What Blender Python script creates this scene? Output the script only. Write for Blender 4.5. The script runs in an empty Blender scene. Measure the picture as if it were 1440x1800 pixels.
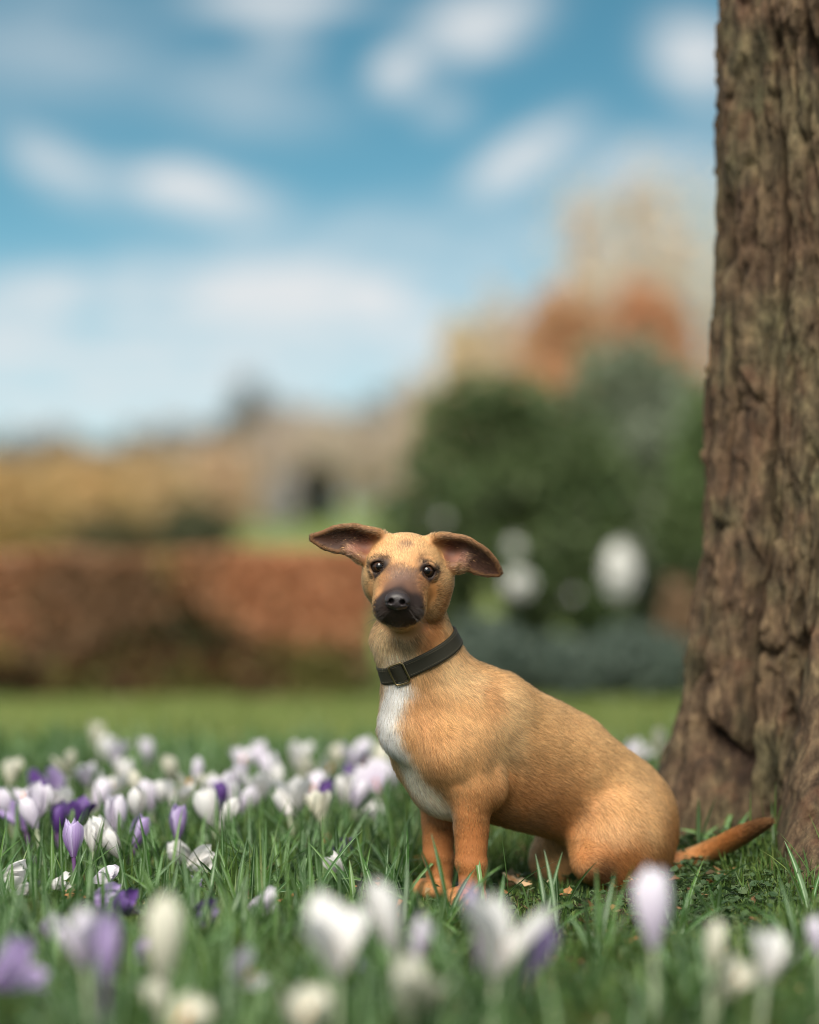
import bpy, bmesh, math, random
import numpy as np
from mathutils import Vector, Matrix
from mathutils.kdtree import KDTree

random.seed(7)
RNG = np.random.default_rng(7)
SC = bpy.context.scene
COL = SC.collection

# ------------------------------------------------------------------ camera
CAM_H = 0.41            # metres above the ground where the dog sits
FPX = 4250.0            # focal length in photograph pixels (85 mm, 36 mm frame height, 1800 px)
HORIZON = 940.0         # photograph row of the horizon
cam_data = bpy.data.cameras.new('camera')
cam = bpy.data.objects.new('camera', cam_data)
COL.objects.link(cam)
cam.location = (0, 0, CAM_H)
cam.rotation_euler = (math.radians(90), 0, 0)
cam_data.sensor_fit = 'VERTICAL'
cam_data.sensor_height = 36.0
cam_data.sensor_width = 28.8
cam_data.lens = 85.0
cam_data.shift_y = (HORIZON - 900.0) / 1800.0
cam_data.clip_start = 0.05
cam_data.clip_end = 4000.0
cam_data.dof.use_dof = True
cam_data.dof.focus_distance = 2.63
cam_data.dof.aperture_fstop = 1.5
SC.camera = cam

# ------------------------------------------------------------------ world: daylight sky with broken cloud
SUN_ELEV, SUN_ROT = math.radians(46), math.radians(-168)   # sun high, behind the camera's left shoulder
world = bpy.data.worlds.new('World')
SC.world = world
world.use_nodes = True
wn, wl = world.node_tree.nodes, world.node_tree.links
wn.clear()


def wmath(op, a, b=None, c=None):
    n = wn.new('ShaderNodeMath')
    n.operation = op
    for i, v in enumerate((a, b, c)):
        if v is None:
            continue
        if isinstance(v, (int, float)):
            n.inputs[i].default_value = v
        else:
            wl.new(v, n.inputs[i])
    return n.outputs[0]


w_out = wn.new('ShaderNodeOutputWorld')
w_bg = wn.new('ShaderNodeBackground')
w_bg.inputs['Strength'].default_value = 0.092
wl.new(w_bg.outputs[0], w_out.inputs[0])
w_tc = wn.new('ShaderNodeTexCoord')
w_sep = wn.new('ShaderNodeSeparateXYZ')
wl.new(w_tc.outputs['Generated'], w_sep.inputs[0])
wx, wy, wz = w_sep.outputs
w_az = wmath('ARCTAN2', wx, wy)
w_el = wmath('ARCSINE', wz)
sky = wn.new('ShaderNodeTexSky')
sky.sky_type = 'NISHITA'
sky.sun_disc = False
sky.sun_elevation = SUN_ELEV
sky.sun_rotation = SUN_ROT
sky.air_density = 1.0
sky.dust_density = 0.3
sky.ozone_density = 3.0
# the low sky of this day is clear and deep: read the model a little higher up
w_lift = wn.new('ShaderNodeCombineXYZ')
wl.new(wx, w_lift.inputs[0])
wl.new(wy, w_lift.inputs[1])
wl.new(wmath('ADD', wmath('MULTIPLY', wmath('MAXIMUM', wz, 0.0), 2.2), 0.06), w_lift.inputs[2])
w_nrm = wn.new('ShaderNodeVectorMath')
w_nrm.operation = 'NORMALIZE'
wl.new(w_lift.outputs[0], w_nrm.inputs[0])
wl.new(w_nrm.outputs[0], sky.inputs[0])
w_tint = wn.new('ShaderNodeMix')
w_tint.data_type = 'RGBA'
w_tint.blend_type = 'MULTIPLY'
w_tint.inputs['Factor'].default_value = 1.0
w_tint.inputs[7].default_value = (0.53, 1.06, 0.86, 1)
wl.new(sky.outputs[0], w_tint.inputs[6])
w_noise = wn.new('ShaderNodeTexNoise')
w_noise.inputs['Scale'].default_value = 26.0
w_noise.inputs['Detail'].default_value = 5.0
w_noise.inputs['Roughness'].default_value = 0.55
w_map = wn.new('ShaderNodeMapping')
w_map.inputs['Scale'].default_value = (1, 1, 3.2)
wl.new(w_tc.outputs['Generated'], w_map.inputs[0])
wl.new(w_map.outputs[0], w_noise.inputs['Vector'])
w_n = w_noise.outputs['Fac']
# unseen cloud overhead, coverage raised to whiten the ambient light
w_big = wn.new('ShaderNodeTexNoise')
w_big.inputs['Scale'].default_value = 4.0
w_big.inputs['Detail'].default_value = 6.0
wl.new(w_map.outputs[0], w_big.inputs['Vector'])
cloud = wmath('MULTIPLY', wmath('SUBTRACT', w_big.outputs['Fac'], 0.38), 5.5)
high = wmath('MINIMUM', wmath('MAXIMUM', wmath('MULTIPLY', wmath('SUBTRACT', w_el, 0.26), 8.0), 0.0), 1.0)
# and cloud added low outside the view, also to whiten the ambient light
aside = wmath('MINIMUM', wmath('MAXIMUM', wmath('MULTIPLY', wmath('SUBTRACT', wmath('ABSOLUTE', w_az), 0.19), 5.0), 0.0), 1.0)
high = wmath('MAXIMUM', high, aside)
cloud = wmath('MULTIPLY', wmath('MAXIMUM', cloud, 0.0), high)
# the single clouds in front: (azimuth, elevation, half width, half height, tilt, density) from photo pixels
CLOUDS = [  # px, py, half width, half height, tilt deg, density
    (375, 350, 115, 34, -10, 1.0), (325, 325, 50, 30, 0, 0.5), (85, 290, 80, 36, -32, 0.75), (700, 130, 48, 36, 25, 0.95), (840, 40, 110, 50, 15, 1.0),
    (915, 280, 110, 34, 32, 0.95), (480, 0, 150, 30, 0, 0.75), (500, 80, 60, 40, 0, 0.35), (1225, 110, 65, 80, 50, 0.9), (60, 90, 190, 100, 0, 0.35),
    (420, 180, 160, 60, -10, 0.30), (780, 195, 50, 30, 0, 0.35), (560, 520, 170, 46, -4, 0.75), (250, 505, 300, 50, 4, 0.45),
    (240, 640, 640, 125, 0, 0.62), (900, 520, 260, 150, 0, 0.30), (1180, 300, 200, 60, 0, 0.6), (240, 330, 150, 50, 0, 0.3), (640, 420, 300, 50, 0, 0.28)]
for px, py, hw, hh, tilt, dens in CLOUDS:
    ca, ce = math.atan((px - 720) / FPX), math.atan((HORIZON - py) / FPX)
    ct, st = math.cos(math.radians(tilt)), math.sin(math.radians(tilt))
    da, de = wmath('SUBTRACT', w_az, ca), wmath('SUBTRACT', w_el, ce)
    a = wmath('MULTIPLY', wmath('ADD', wmath('MULTIPLY', da, ct), wmath('MULTIPLY', de, st)), FPX / hw)
    b = wmath('MULTIPLY', wmath('SUBTRACT', wmath('MULTIPLY', de, ct), wmath('MULTIPLY', da, st)), FPX / hh)
    r2 = wmath('ADD', wmath('MULTIPLY', a, a), wmath('MULTIPLY', b, b))
    g = wmath('MULTIPLY', wmath('EXPONENT', wmath('MULTIPLY', wmath('POWER', r2, 1.4), -0.8)), dens * 0.85)
    g = wmath('MULTIPLY', g, wmath('MAXIMUM', wmath('ADD', wmath('MULTIPLY', wmath('SUBTRACT', w_n, 0.5), 3.0), 1.0), 0.15))
    cloud = wmath('ADD', cloud, g)
# thin milky air near the horizon
milk = wmath('MULTIPLY', wmath('EXPONENT', wmath('MULTIPLY', wmath('MAXIMUM', w_el, 0.0), -18.0)), 0.80)
cloud = wmath('MINIMUM', wmath('ADD', cloud, milk), 0.96)
w_mix = wn.new('ShaderNodeMix')
w_mix.data_type = 'RGBA'
wl.new(cloud, w_mix.inputs['Factor'])
wl.new(w_tint.outputs[2], w_mix.inputs[6])
w_mix.inputs[7].default_value = (5.6, 5.75, 5.85, 1)
wl.new(w_mix.outputs[2], w_bg.inputs['Color'])

# ------------------------------------------------------------------ sun: softened by thin cloud
sun_data = bpy.data.lights.new('sun', 'SUN')
sun_data.energy = 4.2
sun_data.angle = math.radians(40)
sun_data.color = (1.0, 0.93, 0.82)
sun = bpy.data.objects.new('sun', sun_data)
COL.objects.link(sun)
sd = Vector((math.sin(SUN_ROT) * math.cos(SUN_ELEV), math.cos(SUN_ROT) * math.cos(SUN_ELEV), math.sin(SUN_ELEV)))
sun.rotation_euler = sd.to_track_quat('Z', 'Y').to_euler()

vs = SC.view_settings
vs.view_transform = 'Standard'
vs.look = 'None'
vs.exposure = 0.62
vs.gamma = 1.0
vs.use_curve_mapping = False
SC.render.engine = 'CYCLES'
SC.cycles.use_denoising = True
SC.cycles.filter_width = 1.0
SC.cycles.max_bounces = 8
SC.cycles.transparent_max_bounces = 8
SC.cycles_curves.shape = 'RIBBONS'
SC.cycles_curves.subdivisions = 2

# ================================================================== helpers
def at(px, py, y):
    """the point at distance y (metres along the view) that stands at a pixel of the photograph"""
    return np.array([(px - 720.0) / FPX * y, y, CAM_H - (py - HORIZON) / FPX * y])


def tag(o, label=None, cat=None, group=None, kind=None):
    for k, v in (('label', label), ('category', cat), ('group', group), ('kind', kind)):
        if v:
            o[k] = v
    return o


def mesh_np(name, verts, faces, mat=None, smooth=True, attrs=None):
    """mesh data from arrays; faces is an (n,3) or (n,4) int array or a list of such"""
    me = bpy.data.meshes.new(name)
    fl = faces if isinstance(faces, list) else [faces]
    fl = [np.asarray(f, np.int32) for f in fl if len(f)]
    v = np.asarray(verts, np.float32)
    me.vertices.add(len(v))
    me.vertices.foreach_set('co', v.ravel())
    nl = sum(f.size for f in fl)
    me.loops.add(nl)
    me.loops.foreach_set('vertex_index', np.concatenate([f.ravel() for f in fl]))
    tot = np.concatenate([np.full(len(f), f.shape[1], np.int32) for f in fl])
    st = np.concatenate([[0], np.cumsum(tot)[:-1]]).astype(np.int32)
    me.polygons.add(len(tot))
    me.polygons.foreach_set('loop_start', st)
    me.polygons.foreach_set('use_smooth', np.full(len(tot), smooth))
    me.update(calc_edges=True)
    for an, arr in (attrs or {}).items():
        arr = np.asarray(arr, np.float32)
        if arr.ndim == 1:
            a = me.attributes.new(an, 'FLOAT', 'POINT')
            a.data.foreach_set('value', arr)
        else:
            if arr.shape[1] == 3:
                arr = np.concatenate([arr, np.ones((len(arr), 1), np.float32)], 1)
            a = me.attributes.new(an, 'FLOAT_COLOR', 'POINT')
            a.data.foreach_set('color', arr.ravel())
    if mat:
        me.materials.append(mat)
    return me


def obj(name, data, parent=None, loc=None, rot=None, scale=None):
    o = bpy.data.objects.new(name, data)
    COL.objects.link(o)
    if parent:
        o.parent = parent
    if loc is not None:
        o.location = loc
    if rot is not None:
        o.rotation_euler = rot
    if scale is not None:
        o.scale = scale
    return o


# ---- gradient noise on arrays
_perm = np.random.default_rng(3).permutation(256)
_perm = np.concatenate([_perm, _perm, _perm]).astype(np.int64)
_grad = np.random.default_rng(4).normal(size=(256, 3))
_grad /= np.linalg.norm(_grad, axis=1)[:, None]


def noise3(x, y, z):
    x, y, z = np.broadcast_arrays(np.asarray(x, float), np.asarray(y, float), np.asarray(z, float))
    xi, yi, zi = np.floor(x).astype(np.int64), np.floor(y).astype(np.int64), np.floor(z).astype(np.int64)
    xf, yf, zf = x - xi, y - yi, z - zi
    u, v, w = (t * t * t * (t * (t * 6 - 15) + 10) for t in (xf, yf, zf))
    xi &= 255; yi &= 255; zi &= 255
    out = 0
    for i in (0, 1):
        for j in (0, 1):
            for k in (0, 1):
                g = _grad[_perm[_perm[_perm[(xi + i) & 255] + ((yi + j) & 255)] + ((zi + k) & 255)]]
                d = g[..., 0] * (xf - i) + g[..., 1] * (yf - j) + g[..., 2] * (zf - k)
                out = out + d * (u if i else 1 - u) * (v if j else 1 - v) * (w if k else 1 - w)
    return out * 1.5


def fbm(x, y, z, octaves=4, gain=0.5):
    s, a, t = 0, 1.0, 0
    for i in range(octaves):
        s = s + a * noise3(x * 2 ** i + 17.3 * i, y * 2 ** i, z * 2 ** i - 9.1 * i)
        t += a
        a *= gain
    return s / t


def sstep(a, b, x):
    t = np.clip((x - a) / (b - a), 0, 1)
    return t * t * (3 - 2 * t)


# ---- node material helper
class Mat:
    def __init__(self, name):
        self.m = bpy.data.materials.new(name)
        self.m.use_nodes = True
        self.n, self.l = self.m.node_tree.nodes, self.m.node_tree.links
        self.n.clear()
        self.out = self.n.new('ShaderNodeOutputMaterial')

    def node(self, t, **kw):
        n = self.n.new(t)
        for k, v in kw.items():
            setattr(n, k, v)
        return n

    def put(self, n, key, v):
        if hasattr(v, 'is_linked') or hasattr(v, 'links'):
            self.l.new(v, n.inputs[key])
        else:
            n.inputs[key].default_value = v

    def attr(self, name):
        return self.node('ShaderNodeAttribute', attribute_name=name)

    def math(self, op, a, b=None, clamp=False):
        n = self.node('ShaderNodeMath', operation=op, use_clamp=clamp)
        self.put(n, 0, a)
        if b is not None:
            self.put(n, 1, b)
        return n.outputs[0]

    def mix(self, f, a, b, blend='MIX'):
        n = self.node('ShaderNodeMix', data_type='RGBA', blend_type=blend)
        self.put(n, 0, f)
        for k, v in ((6, a), (7, b)):
            self.put(n, k, (*v, 1) if isinstance(v, tuple) and len(v) == 3 else v)
        return n.outputs[2]

    def noise(self, scale, detail=3, vec=None, rough=0.5):
        n = self.node('ShaderNodeTexNoise')
        n.inputs['Scale'].default_value = scale
        n.inputs['Detail'].default_value = detail
        n.inputs['Roughness'].default_value = rough
        if vec is not None:
            self.l.new(vec, n.inputs['Vector'])
        return n.outputs['Fac']

    def ramp(self, f, stops):
        n = self.node('ShaderNodeValToRGB')
        while len(n.color_ramp.elements) < len(stops):
            n.color_ramp.elements.new(0.5)
        for e, (p, c) in zip(n.color_ramp.elements, stops):
            e.position = p
            e.color = (*c, 1)
        self.l.new(f, n.inputs[0])
        return n.outputs[0]

    def bsdf(self, color, rough=0.6, spec=0.5, **kw):
        b = self.node('ShaderNodeBsdfPrincipled')
        self.put(b, 'Base Color', (*color, 1) if isinstance(color, tuple) and len(color) == 3 else color)
        self.put(b, 'Roughness', rough)
        self.put(b, 'Specular IOR Level', spec)
        for k, v in kw.items():
            self.put(b, k.replace('_', ' '), v)
        return b

    def done(self, sh):
        self.l.new(sh.outputs[0] if hasattr(sh, 'outputs') else sh, self.out.inputs[0])
        return self.m

    def thin(self, color, rough, spec, trans, tcolor=None):
        """leaf or petal: light passes through it"""
        b = self.bsdf(color, rough, spec)
        t = self.node('ShaderNodeBsdfTranslucent')
        c = tcolor if tcolor is not None else color
        self.put(t, 'Color', (*c, 1) if isinstance(c, tuple) and len(c) == 3 else c)
        mx = self.node('ShaderNodeMixShader')
        mx.inputs[0].default_value = trans
        self.l.new(b.outputs[0], mx.inputs[1])
        self.l.new(t.outputs[0], mx.inputs[2])
        return self.done(mx)


# ---- the lie of the land
TREE_X, TREE_Y, TREE_R = 0.542, 3.02, 0.150


def ground_z(x, y):
    x, y = np.asarray(x, float), np.asarray(y, float)
    near = 0.010 * noise3(x * 1.7, y * 1.7, 3.1) + 0.006 * noise3(x * 5, y * 5, 8.2)
    d2 = (x - TREE_X) ** 2 + (y - TREE_Y) ** 2
    mound = 0.062 * np.exp(-d2 / 0.30 ** 2)
    far = 1.1 * sstep(14, 70, y) + 3.0 * sstep(90, 420, y) + 0.15 * sstep(14, 60, y) * noise3(x * 0.03, y * 0.03, 1.7)
    dip = -0.062 * sstep(4.3, 7.2, y) * sstep(40, 12, y)
    return near * sstep(60, 10, y) + mound + far + dip

# ================================================================== the ground: one sheet out to the horizon
gy = np.concatenate([np.linspace(0.2, 8, 150), 8 * (2500 / 8) ** (np.linspace(0, 1, 90)[1:])])
gy = np.concatenate([np.array([-30.0, -8, -2]), gy])
gx1 = np.concatenate([np.linspace(0, 1.6, 60), 1.6 * (2500 / 1.6) ** (np.linspace(0, 1, 40)[1:])])
gx = np.concatenate([-gx1[:0:-1], gx1])
GX, GY = np.meshgrid(gx, gy)
GZ = ground_z(GX, GY)
nxg, nyg = len(gx), len(gy)
ii = (np.arange(nyg - 1)[:, None] * nxg + np.arange(nxg - 1)).ravel()
m = Mat('ground_soil_and_lawn')
geo = m.node('ShaderNodeNewGeometry')
n1, n2, n3 = m.noise(7, 5, geo.outputs['Position']), m.noise(0.9, 6, geo.outputs['Position']), m.noise(90, 4, geo.outputs['Position'])
soil = m.mix(n3, (0.020, 0.014, 0.009), (0.060, 0.042, 0.026))
bed = m.mix(m.math('GREATER_THAN', n1, 0.5), soil, (0.030, 0.060, 0.018))
lawn = m.ramp(n2, [(0.3, (0.120, 0.180, 0.048)), (0.5, (0.165, 0.220, 0.062)), (0.7, (0.215, 0.245, 0.085))])
gcol = m.mix(m.attr('lawn').outputs['Fac'], bed, lawn)
bp = m.node('ShaderNodeBump')
bp.inputs['Strength'].default_value = 0.6
bp.inputs['Distance'].default_value = 0.01
m.l.new(n3, bp.inputs['Height'])
b = m.bsdf(gcol, 0.95, 0.2)
m.l.new(bp.outputs[0], b.inputs['Normal'])
ground = obj('ground', mesh_np('ground', np.stack([GX.ravel(), GY.ravel(), GZ.ravel()], 1), np.stack([ii, ii + 1, ii + 1 + nxg, ii + nxg], 1), m.done(b), True,
             {'lawn': sstep(4.6, 7.0, GY.ravel() + 0.5 * noise3(GX.ravel() * 1.3, GY.ravel() * 1.3, 0.4)) * (1 - sstep(6.45, 6.62, GY.ravel() + 0.12 * noise3(GX.ravel() * 4, GY.ravel() * 4, 2.4)) * sstep(8.6, 8.2, GY.ravel()))}))
ground['kind'] = 'structure'

# ================================================================== the tree at the dog's back
def trunk_radius(th, z, zg):
    """smooth outline of the trunk; th = angle (0 = +x, -90 deg = towards us)"""
    r = TREE_R * (1 + 0.05 * np.cos(2 * th + 0.6) + 0.03 * np.cos(3 * th + 2.0)) * (1 - 0.035 * np.clip(z, 0, 4))
    h = np.clip(z - zg, -0.1, None)
    for a, w, amp, hh in ((math.radians(184), 0.62, 0.090, 0.18), (math.radians(-105), 0.26, 0.205, 0.15), (math.radians(-35), 0.6, 0.10, 0.14), (math.radians(75), 0.6, 0.11, 0.15), (math.radians(128), 0.5, 0.05, 0.13)):
        d = np.angle(np.exp(1j * (th - a)))
        r = r + amp * np.exp(-(d / w) ** 2) * np.exp(-h / hh)
    for a, w, amp in ((math.radians(-140), 0.22, 0.050), (math.radians(-72), 0.25, 0.022)):       # hollows between the roots run up the trunk
        d = np.angle(np.exp(1j * (th - a)))
        r = r - amp * np.exp(-(d / w) ** 2) * np.exp(-h / 0.45)
    return r


NT = 440
tz = np.concatenate([np.linspace(-0.06, 1.16, 420), np.linspace(1.16, 4.2, 60)[1:]])
TH, TZ = np.meshgrid(np.linspace(-math.pi, math.pi, NT, endpoint=False), tz)
zg0 = 0.055
r0 = trunk_radius(TH, TZ, zg0)
lean = 0.012 * np.sin(TZ * 1.1)
wob = 0.13 * noise3(np.cos(TH) * 1.5, np.sin(TH) * 1.5, TZ * 3.2) + 0.05 * noise3(np.cos(TH) * 4, np.sin(TH) * 4, TZ * 9)
ux, uy = np.cos(TH + wob) * 0.158, np.sin(TH + wob) * 0.158
f1 = noise3(ux / 0.052, uy / 0.052, TZ / 0.42 + 3.1) + 0.07 * noise3(ux / 0.012, uy / 0.012, TZ / 0.04)
f2 = noise3(ux / 0.024 + 5, uy / 0.024, TZ / 0.15 + 7.7) + 0.10 * noise3(ux / 0.007, uy / 0.007, TZ / 0.025)
f3 = fbm(ux / 0.010, uy / 0.010, TZ / 0.026, 3)
f4 = fbm(ux / 0.045, uy / 0.045, TZ / 0.14 + 4, 3)
gate = sstep(-0.25, 0.15, noise3(ux / 0.08, uy / 0.08, TZ / 0.26 + 9) + 0.20)
cut1 = np.exp(-(f1 / 0.085) ** 2) * gate
cut2 = np.exp(-(f2 / 0.075) ** 2) * np.clip(0.35 + 1.4 * f4, 0, 1)
knob = 0.014 * np.exp(-((TZ - 1.03) / 0.03) ** 2 - (np.angle(np.exp(1j * (TH + 2.25))) / 0.28) ** 2) * (1 + f3)
qd = f4 * 4.5 + 0.30 * f3
fr_ = qd - np.floor(qd)
terrace = (np.floor(qd) + sstep(0.40, 0.60, fr_)) / 4.5
disp = 0.0120 * sstep(0.02, 0.22, np.abs(f1)) + 0.0050 * sstep(0.02, 0.15, np.abs(f2)) - 0.0310 * cut1 - 0.0120 * cut2 + 0.0046 * f3 + 0.018 * terrace + knob - 0.004
rt = r0 + disp
TV = np.stack([TREE_X + 0.0 + lean + rt * np.cos(TH), TREE_Y + rt * np.sin(TH), TZ], -1).reshape(-1, 3)
nz = len(tz)
a_ = np.arange(nz - 1)[:, None] * NT + np.arange(NT)
b_ = np.arange(nz - 1)[:, None] * NT + (np.arange(NT) + 1) % NT
TQ = np.stack([a_, b_, b_ + NT, a_ + NT], -1).reshape(-1, 4)
m = Mat('tree_bark')
geo = m.node('ShaderNodeNewGeometry')
mp = m.node('ShaderNodeMapping')
mp.inputs['Scale'].default_value = (1, 1, 0.3)
m.l.new(geo.outputs['Position'], mp.inputs[0])
k1, k2, k3 = m.noise(30, 5, mp.outputs[0], 0.6), m.noise(110, 4, mp.outputs[0], 0.6), m.noise(9, 4, geo.outputs['Position'])
bark = m.ramp(k1, [(0.32, (0.030, 0.015, 0.009)), (0.44, (0.072, 0.040, 0.022)), (0.56, (0.115, 0.078, 0.044)), (0.68, (0.058, 0.029, 0.016))])
bark = m.mix(m.math('MULTIPLY', k2, 0.55), bark, (0.150, 0.108, 0.068))
moss = m.math('MULTIPLY', m.math('SUBTRACT', k3, 0.47, True), 5.0, True)
bark = m.mix(m.math('MULTIPLY', moss, 0.55), bark, (0.080, 0.088, 0.044))
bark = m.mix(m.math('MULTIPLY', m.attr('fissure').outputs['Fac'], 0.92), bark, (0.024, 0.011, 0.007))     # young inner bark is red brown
k4 = m.noise(70, 6, mp.outputs[0], 0.7)
bark = m.mix(1.0, bark, m.ramp(k4, [(0.34, (0.30, 0.28, 0.26)), (0.50, (0.80, 0.78, 0.76)), (0.64, (1.45, 1.42, 1.34))]), 'MULTIPLY')
k5 = m.noise(16, 3, geo.outputs['Position'])
bark = m.mix(m.math('MULTIPLY', m.math('SUBTRACT', k5, 0.60, True), 4.0, True), bark, (0.095, 0.040, 0.022))
bp = m.node('ShaderNodeBump')
bp.inputs['Strength'].default_value = 1.0
bp.inputs['Distance'].default_value = 0.006
m.l.new(m.math('ADD', k2, k4), bp.inputs['Height'])
b = m.bsdf(bark, 0.85, 0.25)
m.l.new(bp.outputs[0], b.inputs['Normal'])
bark_mat = m.done(b)
tree = bpy.data.objects.new('tree', None)
COL.objects.link(tree)
tree.location = (TREE_X, TREE_Y, 0.05)
tag(tree, 'big tree with deeply furrowed brown bark and spreading roots behind the dog', 'tree')
tloc = np.array([TREE_X, TREE_Y, 0.05])
obj('trunk', mesh_np('trunk', TV - tloc, TQ, bark_mat, True, {'fissure': np.clip(cut1 + 0.5 * cut2, 0, 1).ravel()}), tree)


def tube(path, r0_, r1_, seg=7):
    path = np.asarray(path, float)
    n = len(path)
    t = np.gradient(path, axis=0)
    t /= np.linalg.norm(t, axis=1)[:, None]
    ref = np.array([0.3, 0.9, 0.2])
    u_ = np.cross(t, ref)
    u_ /= np.linalg.norm(u_, axis=1)[:, None]
    w_ = np.cross(t, u_)
    rr_ = np.linspace(r0_, r1_, n)[:, None, None]
    an = np.linspace(0, 2 * math.pi, seg, endpoint=False)
    V = path[:, None] + rr_ * (np.cos(an)[None, :, None] * u_[:, None] + np.sin(an)[None, :, None] * w_[:, None])
    i_ = np.arange(n - 1)[:, None] * seg + np.arange(seg)
    j_ = np.arange(n - 1)[:, None] * seg + (np.arange(seg) + 1) % seg
    return V.reshape(-1, 3), np.stack([i_, j_, j_ + seg, i_ + seg], -1).reshape(-1, 4)


for k in range(5):     # bare limbs above the picture
    az = 2 * math.pi * k / 5 + 0.4
    s_ = np.linspace(0, 1, 12)[:, None]
    p0 = np.array([TREE_X, TREE_Y, 3.3 + 0.16 * k])
    d = np.array([math.cos(az), math.sin(az), 0.0])
    V, F = tube(p0 + d * s_ * 2.2 + np.array([0, 0, 1.9]) * s_ ** 1.3, 0.075, 0.012, 9)
    obj('limb', mesh_np('limb', V - tloc, F, bark_mat, True, {'fissure': np.zeros(len(V))}), tree)

# ================================================================== what grows behind: every crown is leaves or twigs
m = Mat('leafage')
leaf_mat = m.thin(m.attr('tone').outputs['Color'], 0.55, 0.35, 0.50)
m = Mat('twig_wood')
wood_mat = m.done(m.bsdf(m.attr('tone').outputs['Color'], 0.85, 0.2))


def leaf_cloud(c, rad, n, size, tones, rng, shell=0.45, clump=2.2, flat=0.0, up_tone=None, gap=0.12):
    """n small leaves through an uneven ellipsoid crown; tones: list of colours that drift in clumps"""
    c, rad = np.asarray(c, float), np.asarray(rad, float)
    P = []
    while sum(len(p) for p in P) < n:
        d = rng.normal(size=(n, 3))
        d /= np.linalg.norm(d, axis=1)[:, None]
        r = rng.random(n) ** (1 / 3.0)
        r = np.maximum(r, shell * rng.random(n))
        out = 1 + 0.30 * noise3(d[:, 0] * 2.0 + c[0], d[:, 1] * 2.0, d[:, 2] * 2.0 + c[1])
        p = d * (r * out)[:, None]
        keep_ = noise3(p[:, 0] * clump + c[0] * 3, p[:, 1] * clump, p[:, 2] * clump + c[1]) > -gap - 0.25 * (1 - r)
        P.append(p[keep_])
    P = np.concatenate(P)[:n]
    W = c + P * rad
    a = rng.normal(size=(n, 3))
    a[:, 2] *= 1 - flat
    a /= np.linalg.norm(a, axis=1)[:, None]
    b = np.cross(a, rng.normal(size=(n, 3)))
    b /= np.linalg.norm(b, axis=1)[:, None]
    s = size * rng.uniform(0.6, 1.3, n)[:, None]
    V = np.stack([W - a * s, W - b * s * 0.45, W + a * s, W + b * s * 0.45], 1).reshape(-1, 3)
    F = np.arange(4 * n).reshape(-1, 4)
    tn = np.array(tones)
    q = (noise3(P[:, 0] * 2.3 + 7 * c[0], P[:, 1] * 2.3, P[:, 2] * 2.3 + c[1]) * 0.9 + 0.5 + rng.normal(0, 0.18, n))
    if up_tone is not None:
        q = np.clip(q * 0.45 + up_tone * (P[:, 2] * 0.5 + 0.5), 0, 1)
    q = np.clip(q, 0, 0.999) * (len(tn) - 1)
    i = q.astype(int)
    f = (q - i)[:, None]
    colr = tn[i] * (1 - f) + tn[np.minimum(i + 1, len(tn) - 1)] * f
    colr = colr * rng.uniform(0.75, 1.25, n)[:, None]
    return V, F, np.repeat(np.clip(colr, 0, 0.8), 4, 0)


def branch_set(base, height, spread, n, rng, r0=0.05, twigs=0, upright=0.0, first=0.25):
    """tapered trunk, limbs and fine twigs as one wood mesh"""
    Vs, Fs, o = [], [], 0
    s = np.linspace(0, 1, 9)[:, None]
    bend = rng.normal(0, 0.05, 2) * height
    trunk_p = np.asarray(base) + np.concatenate([bend[0] * s ** 2, bend[1] * s ** 2, height * 0.92 * s], 1)
    V, F = tube(trunk_p, r0, r0 * 0.12, 6)
    Vs.append(V); Fs.append(F); o += len(V)
    tips = []
    for k in range(n):
        t = first + (0.95 - first) * (k + rng.random()) / n
        p = np.array([np.interp(t, s[:, 0], trunk_p[:, i]) for i in range(3)])
        az = rng.uniform(0, 2 * math.pi)
        L_ = spread * (1.15 - 0.75 * t) * rng.uniform(0.7, 1.2)
        rise = L_ * (0.5 + 1.5 * upright) * rng.uniform(0.7, 1.3)
        q = np.linspace(0, 1, 6)[:, None]
        pth = p + q * L_ * np.array([math.cos(az), math.sin(az), 0]) * (1 - 0.45 * upright * q) + np.array([0, 0, 1]) * rise * q ** 1.4
        V, F = tube(pth, r0 * 0.35 * (1.1 - 0.7 * t), r0 * 0.05, 4)
        Vs.append(V); Fs.append(F + o); o += len(V)
        tips.append(pth)
    if twigs:
        tp = np.array(tips)
        pick_ = rng.integers(0, len(tp), twigs)
        u_ = rng.uniform(0.15, 1, twigs) * 5
        i_ = np.minimum(u_.astype(int), 4)
        P = tp[pick_, i_] + (u_ - i_)[:, None] * (tp[pick_, i_ + 1] - tp[pick_, i_])
        d = rng.normal(size=(twigs, 3)) * np.array([1, 1, 0.5]) + np.array([0, 0, 0.5 + 1.6 * upright])
        d /= np.linalg.norm(d, axis=1)[:, None]
        L_ = spread * 0.42 * rng.uniform(0.4, 1.2, twigs)[:, None]
        w_ = np.cross(d, rng.normal(size=(twigs, 3)))
        w_ /= np.linalg.norm(w_, axis=1)[:, None]
        w_ *= r0 * 0.14
        V = np.stack([P - w_, P + w_, P + d * L_ + w_ * 0.3 + np.array([0, 0, 0.1]) * L_, P + d * L_ - w_ * 0.3 + np.array([0, 0, 0.1]) * L_], 1).reshape(-1, 3)
        Vs.append(V); Fs.append(np.arange(4 * twigs).reshape(-1, 4) + o)
    return np.concatenate(Vs), np.concatenate(Fs)


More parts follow.
